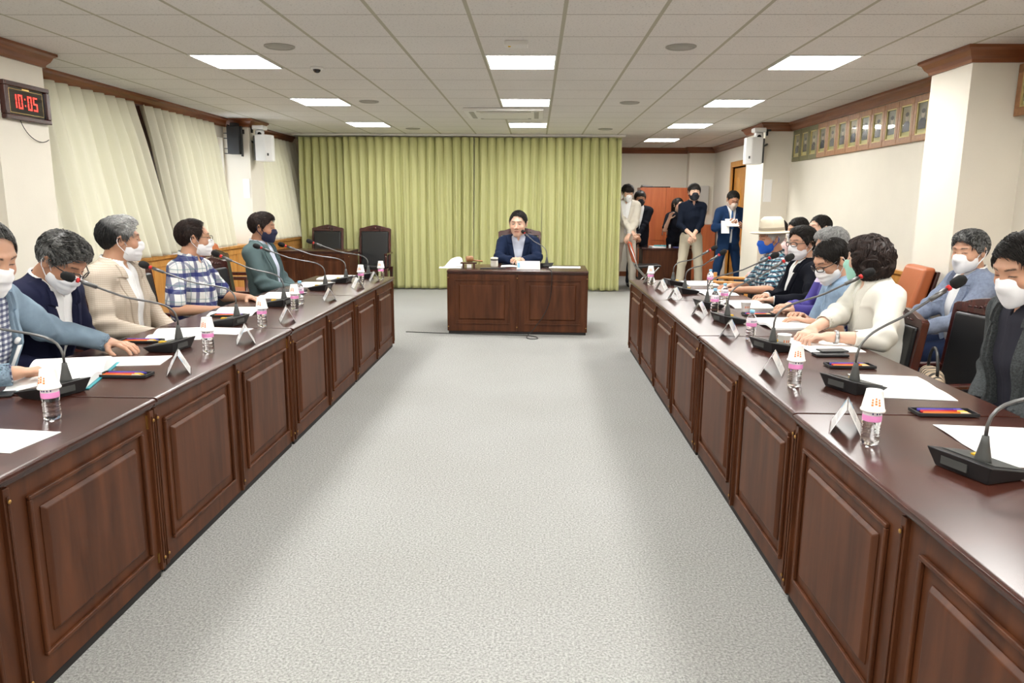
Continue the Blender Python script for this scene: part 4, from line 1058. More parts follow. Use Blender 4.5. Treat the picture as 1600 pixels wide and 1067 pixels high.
# ------------------------------------------------------------------ panelled tables
def panel_table(name, label, loc, rz, group=None, cat='table', wd=1.62, dp=.80, hinge=False, glass=False):
    """front faces -y in its own frame, x runs along it; origin at the front centre on the floor"""
    r = root(name, label, cat, loc, rz, group)
    W2 = wd/2-.004
    b = MB(); P = [(-.030, T-.013), (-.028, T-.005), (-.022, T-.002), (-.014, T), (dp, T), (dp, T-.044), (-.004, T-.044), (-.006, T-.036), (-.016, T-.033), (-.018, T-.025), (-.020, T-.0225), (-.020, T-.020), (-.029, T-.018)]
    b.prism(P[::-1], lambda y, z: (-W2, y, z), lambda y, z: (W2, y, z)); b.build('tabletop', 'top_wood', r, bevel=.002)
    MB().box(-W2+.012, W2-.012, .006, .020, 0, .035).build('kick_strip', 'kick', r)
    for k in (-1, 1):
        x0, x1 = (-W2+.004, -.012) if k < 0 else (.012, W2-.004); b = MB()
        b.box(x0, x1, 0, .018, .03, T-.044)
        ex, z0, z1 = .075, .115, T-.105; a0, a1 = x0+ex, x1-ex; t = .014
        for q in ((a0, a1, z1-t, z1), (a0, a1, z0, z0+t), (a0, a0+t, z0+t, z1-t), (a1-t, a1, z0+t, z1-t)): b.box(q[0], q[1], -.014, 0, q[2], q[3])
        g_ = .052; c0, c1, d0, d1 = a0+g_, a1-g_, z0+g_, z1-g_
        h = .014; b.hexa([(c0, 0, d0), (c1, 0, d0), (c1, 0, d1), (c0, 0, d1), (c0+h, -.016, d0+h), (c1-h, -.016, d0+h), (c1-h, -.016, d1-h), (c0+h, -.016, d1-h)])
        b.build('front_panel', 'panel_wood', r, bevel=.0045, seg=3)
    for x in (-W2+.012, 0, W2-.012):
        b = MB(); b.box(x-.013, x+.013, -.013, .01, .035, T-.045); b.box(x-.004, x+.004, -.018, -.013, .06, T-.07)
        p = b.build('post', 'panel_wood', r, bevel=.004)
        for z in (.085, T-.085): MB().lathe([(.007, 0), (.006, .003), (.001, .004)], (x, -.018, z), 10, R=Matrix.Rotation(math.pi/2, 3, 'X')).build('screw', 'brass_dull', p)
    for x in (-W2+.010, W2-.028): MB().box(x, x+.018, .018, dp-.03, .03, T-.044).build('side_panel', 'panel_wood', r)
    if hinge:
        b = MB(); b.box(W2-.035, W2-.004, -.004, 0, T-.115, T-.06); b.build('corner_bracket', 'brass', r)
        b = MB(); b.box(W2-.035, W2-.004, -.004, 0, .07, .11); b.build('corner_bracket', 'brass_dull', r)
    return r
LW = 1.628
# left row: fronts face +x
ends = 7.60
ln = ['farthest of the left row, next to the small side table', 'second from the far end of the left row', 'third from the far end of the left row', 'nearest of the left row, cut off by the left edge']
for i in range(4):
    yc = ends-LW*(i+.5)
    panel_table('conference_table', 'dark red-brown panelled conference table, '+ln[i], (-1.50+(.0 if i != 2 else -.004), yc, 0), math.pi/2, 'panelled tables of the left row', hinge=(i == 3 or i == 2))
rn = ['farthest of the right row, next to standing men', 'second from the far end of the right row', 'third from the far end of the right row', 'nearest full one of the right row', 'cut off by the bottom right corner']
for i in range(5):
    yc = 7.53-LW*(i+.5)
    if yc+LW/2 < .3: continue
    panel_table('conference_table', 'dark red-brown panelled conference table, '+rn[i], (.99+(.0 if i % 2 else .006), yc, 0), -math.pi/2, 'panelled tables of the right row', hinge=(i == 3))
panel_table('chairman_desk', 'dark red-brown panelled desk where the chairman sits, centre of room', (-.205, 8.43, 0), -.020, cat='desk', wd=1.64, dp=.86)
panel_table('side_table', 'dark panelled desk standing before the two empty armchairs, back left', (-3.71, 11.62, 0), 0, cat='desk', wd=1.50, dp=.60)
# ------------------------------------------------------------------ chairs (facing +y, origin on the floor under the seat)
def armchair(label, loc, rz, group=None, frame='dark_wood', lea='black_leather', sc=1.0, back_only=False):
    r = root('conference_armchair', label, 'chair', loc, rz, group, sc)
    b = MB(); b.box(-.24, .24, -.20, .26, .40, .475); b.build('seat_cushion', lea, r, bevel=.03, seg=3)
    R = Matrix.Rotation(.13, 3, 'X')
    def bk(x, y, z): v = R @ Vector((x, y, z)); return (v.x, v.y-.25, v.z+.42)
    # outer back frame with an arched, carved crest
    crest = [(-.275, .60), (-.275, .645), (-.25, .66), (-.20, .665), (-.14, .685), (-.07, .70), (0, .712), (.07, .70), (.14, .685), (.20, .665), (.25, .66), (.275, .645), (.275, .60)]
    b = MB(); b.prism(crest[::-1], lambda x, z: bk(x, -.03, z), lambda x, z: bk(x, .025, z))
    for x in (-.275, .237): b.hexa([bk(x, -.03, -.05), bk(x+.038, -.03, -.05), bk(x+.038, .025, -.05), bk(x, .025, -.05), bk(x, -.03, .61), bk(x+.038, -.03, .61), bk(x+.038, .025, .61), bk(x, .025, .61)])
    b.hexa([bk(-.24, -.03, -.05), bk(.24, -.03, -.05), bk(.24, .025, -.05), bk(-.24, .025, -.05), bk(-.24, -.03, .0), bk(.24, -.03, .0), bk(.24, .025, .0), bk(-.24, .025, .0)])
    fr = b.build('back_frame', frame, r, bevel=.006)
    b = MB()
    for k in range(-3, 4):
        if k == 0: b.lathe([(.024, 0), (.018, .007), (.002, .010)], bk(0, .024, .655), 14, R=R @ Matrix.Rotation(-math.pi/2, 3, 'X'), sx=1.4)
        else: b.tube([bk(k*.045-.018, .026, .640), bk(k*.045, .032, .655-.004*abs(k)), bk(k*.045+.018, .026, .638)], [.002, .007, .002], 8)
    b.build('carving', frame, fr)
    b = MB(); b.hexa([bk(-.235, -.025, .0), bk(.235, -.025, .0), bk(.235, .05, .0), bk(-.235, .05, .0), bk(-.235, -.025, .60), bk(.235, -.025, .60), bk(.235, .045, .60), bk(-.235, .045, .60)])
    b.build('backrest', lea, r, bevel=.022, seg=3)
    for s_ in (-1, 1):
        x = s_*.285
        b = MB(); b.tube([(x, .24, .44), (x, .22, .60), (x, .20, .645)], [.020, .020, .024], 8); b.build('arm_post', frame, r)
        b = MB(); b.boxc((x, -.02, .655), (.055, .50, .032)); b.build('armrest', frame, r, bevel=.012)
        for y in (.235, -.235):
            b = MB(); b.hexa([(x-.022, y-.022, 0), (x+.022, y-.022, 0), (x+.022, y+.022, 0), (x-.022, y+.022, 0), (x-.028, y-.028, .42), (x+.028, y-.028, .42), (x+.028, y+.028, .42), (x-.028, y+.028, .42)])
            b.build('leg', frame, r, bevel=.005)
    b = MB(); b.box(-.27, .27, -.24, .25, .355, .405); b.build('seat_frame', frame, r, bevel=.006)
    return r
G1, G2 = 'dark carved armchairs with black leather', None
PI = math.pi
lx = -2.62
armchair('carved black leather armchair of the man in the pale blue jacket, near left corner', (-2.80, 3.12, 0), -PI/2, sc=.92)
for nm, y in (('carved black leather armchair under the bent man in the navy suit', 3.60), ('carved black leather armchair under the grey-haired man in beige', 4.50), ('carved black leather armchair under the man in the plaid shirt', 5.38), ('carved black leather armchair under the man in the dark green jacket', 6.85)):
    armchair(nm, (lx-.10, y, 0), -PI/2, G1, sc=.94)
armchair('empty carved black leather armchair between the plaid shirt man and green jacket man', (-2.48, 6.14, 0), -PI/2-.10, G1, sc=.92)
armchair('empty carved black leather armchair in the back left, further left of two', (-3.62, 12.42, 0), PI, G1, sc=1.0)
armchair('empty carved black leather armchair in the back left, before the green curtain', (-2.79, 12.42, 0), PI, G1, sc=1.0)
armchair('high carved armchair the chairman sits on behind his desk', (-.22, 9.78, 0), PI, G1, sc=1.06)
armchair('unoccupied carved black leather armchair holding a striped handbag, right row', (2.21, 3.99, 0), PI/2+.20, G1, sc=.90)
for nm, y, x in (('carved armchair under the woman in the white jacket', 4.30, 1.90), ('carved armchair under the man in the light blue shirt', 4.84, 1.98), ('carved armchair under the man in the purple shirt', 5.46, 2.34), ('carved armchair under the man in the black suit, right row', 6.08, 2.30), ('carved armchair under the man in the straw hat', 6.74, 2.22), ('carved armchair under the man in the dark grey blazer, right edge', 3.04, 2.22)):
    armchair(nm, (x, y, 0), PI/2, G1, sc=.82)
def tanchair(label, loc, rz, h=.98, frame='dark_wood'):
    r = root('leather_visitor_chair', label, 'chair', loc, rz, 'tan leather visitor chairs by the walls')
    MB().box(-.25, .25, -.22, .26, .36, .46).build('seat_cushion', 'tan_leather', r, bevel=.035, seg=3)
    b = MB(); b.hexa([(-.25, -.25, .40), (.25, -.25, .40), (.25, -.13, .40), (-.25, -.13, .40), (-.23, -.40, h), (.23, -.40, h), (.23, -.31, h), (-.23, -.31, h)]); b.build('backrest', 'tan_leather', r, bevel=.03, seg=3)
    b = MB(); b.hexa([(-.265, -.275, .36), (.265, -.275, .36), (.265, -.245, .36), (-.265, -.245, .36), (-.24, -.425, h-.03), (.24, -.425, h-.03), (.24, -.398, h-.03), (-.24, -.398, h-.03)]); b.build('back_shell', frame, r, bevel=.01)
    for s_ in (-1, 1):
        MB().boxc((s_*.285, 0, .62), (.06, .48, .04)).build('armrest', frame, r, bevel=.012)
        for y in (.22, -.22): MB().tube([(s_*.27, y, 0), (s_*.285, y, .61)], .020, 8).build('leg', frame, r)
    return r
tanchair('tan leather visitor chair against the left wall below the cream curtain', (-3.62, 8.75, 0), -PI/2, h=1.0)
tanchair('orange-brown leather visitor chair by the right wall behind the woman in white', (2.74, 6.02, 0), PI/2-.15, h=1.04)
tanchair('brown leather visitor chair under the man in the light grey-blue jacket', (3.02, 5.16, 0), PI/2, h=.98)
# chair with pale wooden arms near the far end of the right row
r = root('wooden_armchair', 'pale orange wooden armchair with black seat beyond the far right table end', 'chair', (2.22, 8.45, 0), PI/2-.35)
MB().box(-.25, .25, -.22, .24, .40, .47).build('seat_cushion', 'black_cloth', r, bevel=.02)
MB().hexa([(-.24, -.25, .42), (.24, -.25, .42), (.24, -.21, .42), (-.24, -.21, .42), (-.24, -.33, .74), (.24, -.33, .74), (.24, -.29, .74), (-.24, -.29, .74)]).build('backrest', 'black_cloth', r, bevel=.015)
for s_ in (-1, 1):
    MB().boxc((s_*.29, -.02, .66), (.06, .50, .03)).build('armrest', 'oak', r, bevel=.01)
    MB().hexa([(s_*.29-.022, .20, 0), (s_*.29+.022, .20, 0), (s_*.29+.022, .24, 0), (s_*.29-.022, .24, 0), (s_*.29-.022, .16, .72), (s_*.29+.022, .16, .72), (s_*.29+.022, .20, .72), (s_*.29-.022, .20, .72)]).build('leg', 'oak', r, bevel=.005)
    MB().hexa([(s_*.29-.022, -.26, 0), (s_*.29+.022, -.26, 0), (s_*.29+.022, -.22, 0), (s_*.29-.022, -.22, 0), (s_*.29-.022, -.24, .65), (s_*.29+.022, -.24, .65), (s_*.29+.022, -.20, .65), (s_*.29-.022, -.20, .65)]).build('leg', 'oak', r, bevel=.005)
# folding chair, side view, beside the small desk
r = root('folding_chair', 'orange vinyl folding chair with steel legs left of the back desk', 'chair', (1.95, 12.75, 0), -PI/2)
MB().hexa([(-.20, -.20, .44), (.20, -.20, .44), (.20, .20, .46), (-.20, .20, .46), (-.20, -.20, .48), (.20, -.20, .48), (.20, .20, .50), (-.20, .20, .50)]).build('seat', 'black_leather', r, bevel=.015)
MB().hexa([(-.20, -.25, .52), (.20, -.25, .52), (.20, -.21, .52), (-.20, -.21, .52), (-.19, -.36, .88), (.19, -.36, .88), (.19, -.32, .88), (-.19, -.32, .88)]).build('backrest', 'orange_vinyl', r, bevel=.015)
for s_ in (-1, 1):
    MB().tube([(s_*.22, -.36, .86), (s_*.22, -.20, .45), (s_*.22, .22, 0)], .011, 8).build('leg', 'steel', r)
    MB().tube([(s_*.23, .16, .46), (s_*.23, -.26, 0)], .011, 8).build('leg', 'steel', r)

# ------------------------------------------------------------------ the back of the room
r = root('wardrobe', 'tall orange-brown wood cabinet with four doors against the back wall', 'cabinet', (2.61, 15.06, 0))
MB().box(-.52, .52, 0, .45, .05, 1.85).build('body', 'cabinet_wood', r, bevel=.003); MB().box(-.50, .50, .02, .40, 0, .05).build('plinth', 'kick', r)
for x0, x1, hx in ((-.517, -.003, -.045), (.003, .517, .045)):
    for z0, z1, hz in ((.055, .795, .62), (.801, 1.845, 1.0)):
        dd = MB().box(x0, x1, -.02, 0, z0, z1).build('door', 'cabinet_wood', r, bevel=.003)
        MB().tube([(hx, -.02, hz-.09), (hx, -.048, hz-.075), (hx, -.050, hz), (hx, -.048, hz+.075), (hx, -.02, hz+.09)], .009, 8).build('handle', 'steel', dd)
r = root('low_cabinet', 'low reddish-brown wood cabinet in the back right corner', 'cabinet', (3.36, 15.02, 0))
MB().box(-.19, .27, 0, .46, 0, 1.12).build('body', 'cabinet_wood', r, bevel=.003); dd = MB().box(-.185, .265, -.02, 0, .02, 1.10).build('door', 'cabinet_wood', r, bevel=.003)
MB().tube([(-.12, -.02, .92), (-.12, -.045, .92), (-.02, -.045, .92), (-.02, -.02, .92)], .007, 8).build('handle', 'steel', dd)
r = root('flat_box', 'thin dark open folder lying on top of the tall cabinet', 'folder', (2.40, 15.24, 1.852))
MB().box(-.26, .30, -.12, .18, 0, .02).build('cover', 'kick', r); MB().hexa([(-.26, -.12, .02), (-.05, -.12, .02), (-.05, .1, .02), (-.26, .1, .02), (-.26, -.14, .05), (-.05, -.12, .03), (-.05, .1, .03), (-.26, .1, .05)]).build('flap', 'print_grey', r)
r = root('office_desk', 'small reddish-brown office desk at the back under books and papers', 'desk', (2.37, 13.25, 0))
MB().box(-.46, .46, -.03, .55, .715, .745).build('desktop', 'top_wood', r, bevel=.004); MB().box(-.42, .42, 0, .02, .02, .715).build('front_panel', 'panel_wood', r)
for x in (-.44, .42): MB().box(x, x+.02, 0, .52, 0, .715).build('side_panel', 'panel_wood', r)
def slab(name, label, cat, c, d, rz, m, parent_edges=None, group=None, bevel=0):
    o = MB().boxc((0, 0, d[2]/2), d).build(name, m, bevel=bevel); o.location = c; o.rotation_euler = (0, 0, rz); return tag(o, label, cat, group)
slab('document_pile', 'white and blue stack of documents on the back office desk', 'papers', (2.20, 13.36, .746), (.26, .20, .03), .2, 'paper')
slab('booklet', 'teal booklet lying on the stack of documents at the back desk', 'booklet', (2.25, 13.36, .777), (.22, .16, .012), -.15, 'teal')
slab('booklet', 'navy booklet on the right side of the back office desk', 'booklet', (2.62, 13.38, .746), (.24, .18, .014), .05, 'navy_print')
slab('white_cup_box', 'small white carton standing on the back office desk', 'carton', (2.42, 13.34, .746), (.03, .03, .06), .1, 'white_plastic')

# ------------------------------------------------------------------ things on the tables
def mic(label, x, y, rz, h, group, na=0.):
    """conference microphone; in its own frame the speaker sits on +y; h: (reach, height) of the windscreen"""
    r = root('conference_microphone', label, 'microphone', (x, y, T), rz, group)
    b = MB(); b.hexa([(-.085, -.055, 0), (.085, -.055, 0), (.085, .075, 0), (-.085, .075, 0), (-.105, -.075, .058), (.105, -.075, .058), (.105, .095, .026), (-.105, .095, .026)])
    bs = b.build('base', 'black_plastic', r, bevel=.004)
    MB().box(-.055, .030, -.071, -.0655, .018, .042).build('badge_recess', 'grey_plastic', bs)
    b = MB(); b.hexa([(-.085, -.035, .0515), (.085, -.035, .0515), (.085, .085, .0285), (-.085, .085, .0285), (-.085, -.035, .0535), (.085, -.035, .0535), (.085, .085, .0305), (-.085, .085, .0305)]); b.build('control_panel', 'grey_plastic', r)
    b = MB(); b.box(-.035, -.012, .02, .05, .038, .0475); b.build('talk_button', 'yellow_ink', r)
    MB().lathe([(.023, .045), (.021, .060), (.012, .105), (.009, .125)], (.035, -.02, 0), 16).build('boot', 'grey_plastic', r)
    ry, hz = h; p = bez((.035, -.02, .12), (.035, -.03, .12+.14), (.035+.0, .10, hz*.62), (.035, ry*.55, hz*.76), 12)
    e = Vector((.035, ry, hz)); a = Vector(p[-1]); p += [tuple(a.lerp(e, .5)), tuple(a.lerp(e, .90))]
    pv = Vector((.035, -.02, 0)); Rn = Matrix.Rotation(na, 3, 'Z')
    p = [tuple(Rn @ (Vector(v)-pv)+pv) for v in p]; e = Rn @ (e-pv)+pv; a = Rn @ (a-pv)+pv
    MB().tube(p, .0052, 8).build('gooseneck', 'gooseneck', r)
    d = (e-a).normalized(); q = d.to_track_quat('Z', 'Y').to_matrix()
    MB().lathe([(.0108, -.009), (.0120, -.004), (.0120, .003), (.0110, .005)], tuple(e-d*.012), 16, R=q).build('light_ring', 'red_ring', r)
    MB().lathe([(.010, -.10), (.011, -.03)], tuple(e), 12, R=q).build('capsule_tube', 'gooseneck', r)
    MB().lathe([(.011, 0), (.020, .006), (.023, .022), (.022, .045), (.015, .058), (.003, .063)], tuple(e), 20, R=q).build('windscreen', 'windscreen', r)
    return r
ML = [(-1.89, 2.74, .30, -.55, .36, 'nearest on the left row beside a bottle with upturned cup'), (-1.88, 3.66, .12, .42, .385, 'second on the left row, reaching to the man in navy'), (-1.90, 4.46, .12, .52, .355, 'third on the left row, reaching to the man in beige'), (-1.90, 5.34, .08, .45, .365, 'fourth on the left row, before the plaid shirt man'), (-1.88, 6.36, .08, .55, .365, 'fifth on the left row, pointing at the man in green'), (-1.86, 7.00, .05, .57, .345, 'sixth on the left row, pointing at the side desk'), (-1.74, 7.44, .0, .55, .355, 'last on the left row, at the far table end')]
for x, y, a, ry, hz, l in ML: mic('black gooseneck microphone '+l, x, y, PI/2-a, (abs(ry), hz), 'black gooseneck microphones of the left row', a+(.62 if 'man in navy' in l else 0))
MR = [(1.28, 2.05, .35, .56, .36, 'nearest on the right row, cut by the right edge'), (1.33, 3.02, .40, .33, .445, 'second on the right row, between white papers and cup'), (1.27, 3.88, .32, .42, .405, 'third on the right row, before the woman in white'), (1.27, 4.80, .22, .33, .415, 'fourth on the right row, before the light blue shirt'), (1.30, 5.50, .20, .43, .385, 'fifth on the right row, beside two water bottles'), (1.32, 6.42, .15, .27, .345, 'sixth on the right row, before the straw hat man'), (1.34, 7.08, .12, .33, .345, 'last on the right row, at the far table end')]
for x, y, a, ry, hz, l in MR: mic('black gooseneck microphone '+l, x, y, -PI/2+a, (ry, hz), 'black gooseneck microphones of the right row', -a)
mic('black gooseneck microphone on the chairman\'s desk, reaching toward his mouth', .10, 8.95, .62, (.47, .40), None)

def bottle(label, x, y, cup=True, capped=True, z=T, group='small water bottles with pink labels', half=None, cuplabel=None, rz=0.):
    r = root('water_bottle', label, 'bottle', (x, y, z), rz, group)
    pr_ = [(.004, .004), (.020, .001), (.026, .004), (.029, .012), (.0285, .022), (.0258, .028), (.0285, .034), (.0285, .040), (.0258, .046), (.0285, .052), (.0285, .058), (.0258, .064), (.0285, .070), (.0285, .080), (.0285, .118), (.027, .126), (.0205, .142), (.0125, .152), (.0115, .160), (.0115, .168)]
    MB().lathe(pr_, seg=28).build('bottle_body', 'pet', r)
    MB().lathe([(.0288, .080), (.0291, .082), (.0291, .098), (.0288, .100)], seg=28).build('pink_band', 'pink_label', r)
    o = MB().lathe([(.0287, .100), (.0290, .1005), (.0290, .118), (.0286, .120)], seg=28).build('upper_label', 'pale_label' if not half else 'pink_label', r)
    b = MB()
    for k in range(4):
        a = -1.9+k*.35+random.Random(x*91+k).uniform(-.05, .05); b.boxc((.0293*math.cos(a), .0293*math.sin(a), .109), (.001, .004, .009), Matrix.Rotation(a, 3, 'Z'))
    b.build('label_print', 'navy_print', o)
    MB().lathe([(.0135, .156), (.0135, .172), (.012, .174), (.001, .1745)], seg=24).build('cap', 'cap_blue', r)
    if cup:
        c = root('paper_cup', cuplabel or ('white paper cup upside down on '+label), 'cup', (x, y, z+.112), rz, 'upturned paper cups on the bottles')
        MB().lathe([(.0365, .0), (.0375, .002), (.0375, .006), (.0350, .008), (.0250, .066), (.0250, .069), (.0235, .069), (.0235, .0665), (.001, .0665), (.001, .0655), (.0240, .0655), (.0340, .002)], seg=30, closed=True).build('cup_body', 'cup_paper', c)
        b = MB()
        for k in range(3):
            a = -1.75+(k-1)*.33; zc = .033+.004*(k % 2); rr = .0302
            for j in range(3):
                b.boxc(((rr+.0012-.0035*(j-1)*.5)*math.cos(a), (rr+.0012-.0035*(j-1)*.5)*math.sin(a), zc+.008*(j-1)), (.001, .006-.001*j, .006), Matrix.Rotation(a, 3, 'Z') @ Matrix.Rotation(-.16, 3, 'Y'))
        b.build('cup_print', 'orange_print', c)
    return r
BL = [(-1.69, 2.42, 'the nearest left bottle at the table edge', 1, 'water bottle with pink label nearest on the left row'), (-1.66, 3.60, 'the second left bottle', 1, 'water bottle with pink label, second on the left row beside a tent card'), (-1.68, 4.40, 'the third left bottle', 1, 'water bottle with pink label, third on the left row'), (-1.72, 5.14, 'the fourth left bottle', 1, 'water bottle with pink label, fourth on the left row'), (-1.78, 5.45, '', 0, 'water bottle with blue cap directly behind the fourth left bottle'), (-1.65, 6.86, 'the fifth left bottle', 1, 'water bottle with pink label near the far end of the left row'), (-1.56, 7.34, 'the last left bottle', 1, 'water bottle with pink label at the far corner of the left row')]
for x, y, cl, c, l in BL: bottle(l, x, y, bool(c), cuplabel='white paper cup upside down over '+cl)
BR = [(1.09, 2.30, 'the nearest right bottle', 1, 'water bottle with pink label nearest on the right row'), (1.11, 3.06, 'the second right bottle', 1, 'water bottle with pink label, second on the right row'), (1.24, 4.16, '', 0, 'water bottle with blue cap beside a white cup, middle of the right row'), (1.29, 5.24, '', 0, 'water bottle with blue cap standing between two microphones on the right row'), (1.45, 5.60, '', 0, 'water bottle with blue cap behind the light paper cup, right row'), (1.63, 6.84, '', 0, 'water bottle with blue cap near the straw hat man'), (1.11, 7.05, 'the farthest right bottle', 1, 'water bottle with pink label at the far corner of the right row')]
for x, y, cl, c, l in BR: bottle(l, x, y, bool(c), cuplabel='white paper cup upside down over '+cl)
def cup(label, x, y):
    c = root('paper_cup', label, 'cup', (x, y, T), 0)
    MB().lathe([(.0010, .001), (.025, .001), (.027, .004), (.0350, .066), (.0375, .068), (.0375, .072), (.0340, .070), (.0255, .006), (.001, .006)], seg=30).build('cup_body', 'cup_paper', c)
    b = MB()
    for k in range(3): a = -1.9+k*.4; b.boxc((.0316*math.cos(a), .0316*math.sin(a), .036), (.001, .005, .014), Matrix.Rotation(a, 3, 'Z') @ Matrix.Rotation(.12, 3, 'Y'))
    b.build('cup_print', 'orange_print', c); return c
cup('white paper cup standing upright before the navy suited man, right row', 1.53, 5.30); cup('white paper cup standing upright beside the third right microphone', 1.36, 3.95)
def tent(label, x, y, rz, hh=.095, L=.17, blue=True, group='folded acrylic name cards'):
    r = root('name_card', label, 'name card', (x, y, T), rz, group); w = .052
    for s_ in (-1, 1):
        b = MB(); b.hexa([(-L/2, s_*w, .001), (L/2, s_*w, .001), (L/2, s_*(w-.003), .001), (-L/2, s_*(w-.003), .001), (-L/2, s_*.0015, hh), (L/2, s_*.0015, hh), (L/2, -s_*.0015, hh), (-L/2, -s_*.0015, hh)] if s_ > 0 else [(-L/2, -w, .001), (-L/2, -(w-.003), .001), (L/2, -(w-.003), .001), (L/2, -w, .001), (-L/2, -.0015, hh), (-L/2, .0015, hh), (L/2, .0015, hh), (L/2, -.0015, hh)])
        b.build('acrylic_leaf', 'acrylic', r)
    n = Vector((0, -hh, w)).normalized()
    for s_ in (-1, 1):
        b = MB(); e = .004; b.hexa([(-L/2+e, s_*(w-.005), .004), (L/2-e, s_*(w-.005), .004), (L/2-e, s_*(w-.0055), .004), (-L/2+e, s_*(w-.0055), .004), (-L/2+e, s_*.0025, hh-.006), (L/2-e, s_*.0025, hh-.006), (L/2-e, s_*.0020, hh-.006), (-L/2+e, s_*.0020, hh-.006)])
        p = b.build('name_sheet', 'paper', r)
        b = MB()
        def pt(x_, t_): # on the sheet's outer face
            yy = (w-.0045)*(1-t_)+.0030*t_; return Vector((x_, s_*yy, .004+(hh-.010)*t_))
        for k in range(3):
            xa = -.045+k*.032; b.hexa([tuple(pt(xa, .40)), tuple(pt(xa+.020, .40)), tuple(pt(xa+.020, .43)), tuple(pt(xa, .43)), tuple(pt(xa, .66)), tuple(pt(xa+.003, .66)), tuple(pt(xa+.003, .69)), tuple(pt(xa, .69))])
        b.build('lettering', 'print_grey', p)
        b = MB(); b.hexa([tuple(pt(-L/2+.006, .62)), tuple(pt(-L/2+.03, .62)), tuple(pt(-L/2+.03, .64)), tuple(pt(-L/2+.006, .64)), tuple(pt(-L/2+.006, .95)), tuple(pt(-L/2+.03, .95)), tuple(pt(-L/2+.03, .97)), tuple(pt(-L/2+.006, .97))]); b.build('emblem', 'cap_blue', p)
    return r
for x, y, a, l in ((-1.60, 3.16, .25, 'folded acrylic name card nearest on the left row at the table edge'), (-1.58, 3.88, .15, 'folded acrylic name card, second on the left row between two bottles'), (-1.60, 4.62, .1, 'folded acrylic name card, third on the left row'), (-1.62, 5.68, .0, 'folded acrylic name card, fourth on the left row'), (-1.60, 6.52, .1, 'folded acrylic name card, fifth on the left row'), (-1.58, 7.12, -.2, 'folded acrylic name card, farthest on the left row')):
    tent(l, x, y, PI/2+a*.3+.36)
for x, y, a, l in ((1.08, 2.46, .35, 'folded acrylic name card nearest on the right row behind the bottle'), (1.10, 3.32, .35, 'folded acrylic name card, second on the right row'), (1.15, 4.28, .25, 'folded acrylic name card, third on the right row, clear side lit'), (1.16, 5.12, .2, 'folded acrylic name card, fourth on the right row'), (1.15, 6.00, .2, 'folded acrylic name card, fifth on the right row'), (1.15, 6.66, .15, 'folded acrylic name card, sixth on the right row'), (1.13, 7.24, .3, 'folded acrylic name card, farthest on the right row')):
    tent(l, x, y, -PI/2-a*.3-.30)
def sheet(name, label, x, y, rz, w=.21, h=.297, th=.002, curl=0., z=T, group='loose white papers on the tables', lines=True, two=False, seed=0):
    r = root(name, label, 'papers', (x, y, z+.0012), rz, group)
    def one(x0, x1, sgn, nm):
        b = MB(); n = 12; V = []
        for k in range(n+1):
            t = k/n; xx = x0+(x1-x0)*t; u = (xx-(x0 if sgn > 0 else x1))/(x1-x0)*sgn if two else t
            zz = curl*(math.sin(math.pi*min(1, abs(xx)/(x1-x0)))**1.3 if two else t*t*t)
            V += [(xx, -h/2, zz), (xx, h/2, zz), (xx, h/2, zz+th), (xx, -h/2, zz+th)]
        F = [(4*k+a, 4*(k+1)+a, 4*(k+1)+(a+1) % 4, 4*k+(a+1) % 4) for k in range(n) for a in range(4)]+[(3, 2, 1, 0), (4*n, 4*n+1, 4*n+2, 4*n+3)]
        b.add(V, F, False); return b.build(nm, 'paper', r), V
    if two: one(-w, 0, -1, 'page'); pg, V = one(0, w, 1, 'page')
    else: pg, V = one(-w/2, w/2, 1, 'page')
    if lines:
        b = MB(); rd = random.Random(seed)
        for k in range(7):
            yy = h*.38-k*h*.11; x0 = -w*.40 if not two else -w*.9; x1 = x0+w*(.5+.28*rd.random())
            zz = th+.0004+(curl if two else 0)*0
            if curl and not two: x1 = min(x1, 0)
            if two: continue
            b.box(x0, x1, yy, yy+.0022, zz+curl*(max(0, (x0+w/2)/w))**3, zz+.0003+curl*(max(0, (x1+w/2)/w))**3)
        if b.V: b.build('print_lines', 'print_pale', pg)
    return r
mat('print_pale', (.60, .61, .63), .8)
S_ = 0
for i, (x, y, a, two, cu, th, l) in enumerate([
    (-1.92, 3.36, .2, 0, .0, .003, 'loose white sheets next to the open binder, nearest left'), (-1.72, 2.18, -.1, 0, .0, .002, 'white sheet at the lower left edge of the picture'),
    (-2.05, 4.10, .25, 1, .012, .003, 'open white booklet before the man in beige'), (-1.86, 4.22, -.1, 0, .0, .002, 'white sheet under the third left bottle area'),
    (-2.08, 5.00, .12, 1, .012, .003, 'open white booklet before the plaid shirt man'), (-2.08, 5.92, .05, 1, .008, .004, 'open white booklet before the empty left armchair'),
    (-2.05, 6.72, .05, 1, .006, .006, 'white document stack before the man in dark green'), (-2.03, 7.40, .0, 1, .006, .008, 'white document stack at the far end of the left row'),
    (1.56, 3.08, -.12, 1, .003, .002, 'open white papers before the grey blazer man, upper pair'), (1.54, 2.30, -.08, 1, .003, .002, 'open white papers at the right edge, lower pair'),
    (1.58, 4.02, .1, 1, .006, .003, 'open white booklet under the hands of the woman in white'), (1.60, 4.72, .1, 1, .014, .014, 'thick open white booklet before the light blue shirt man'),
    (1.62, 5.66, .1, 1, .014, .008, 'thick open white booklet before the navy suited man'), (1.58, 6.46, .1, 1, .008, .003, 'open white booklet before the straw hat man'), (1.60, 7.22, .1, 1, .008, .004, 'open white booklet at the far end of the right row')]):
    sheet('paper_document', l, x, y, PI/2+a if x < 0 else -PI/2+a, two=bool(two), curl=cu, th=th, seed=i)
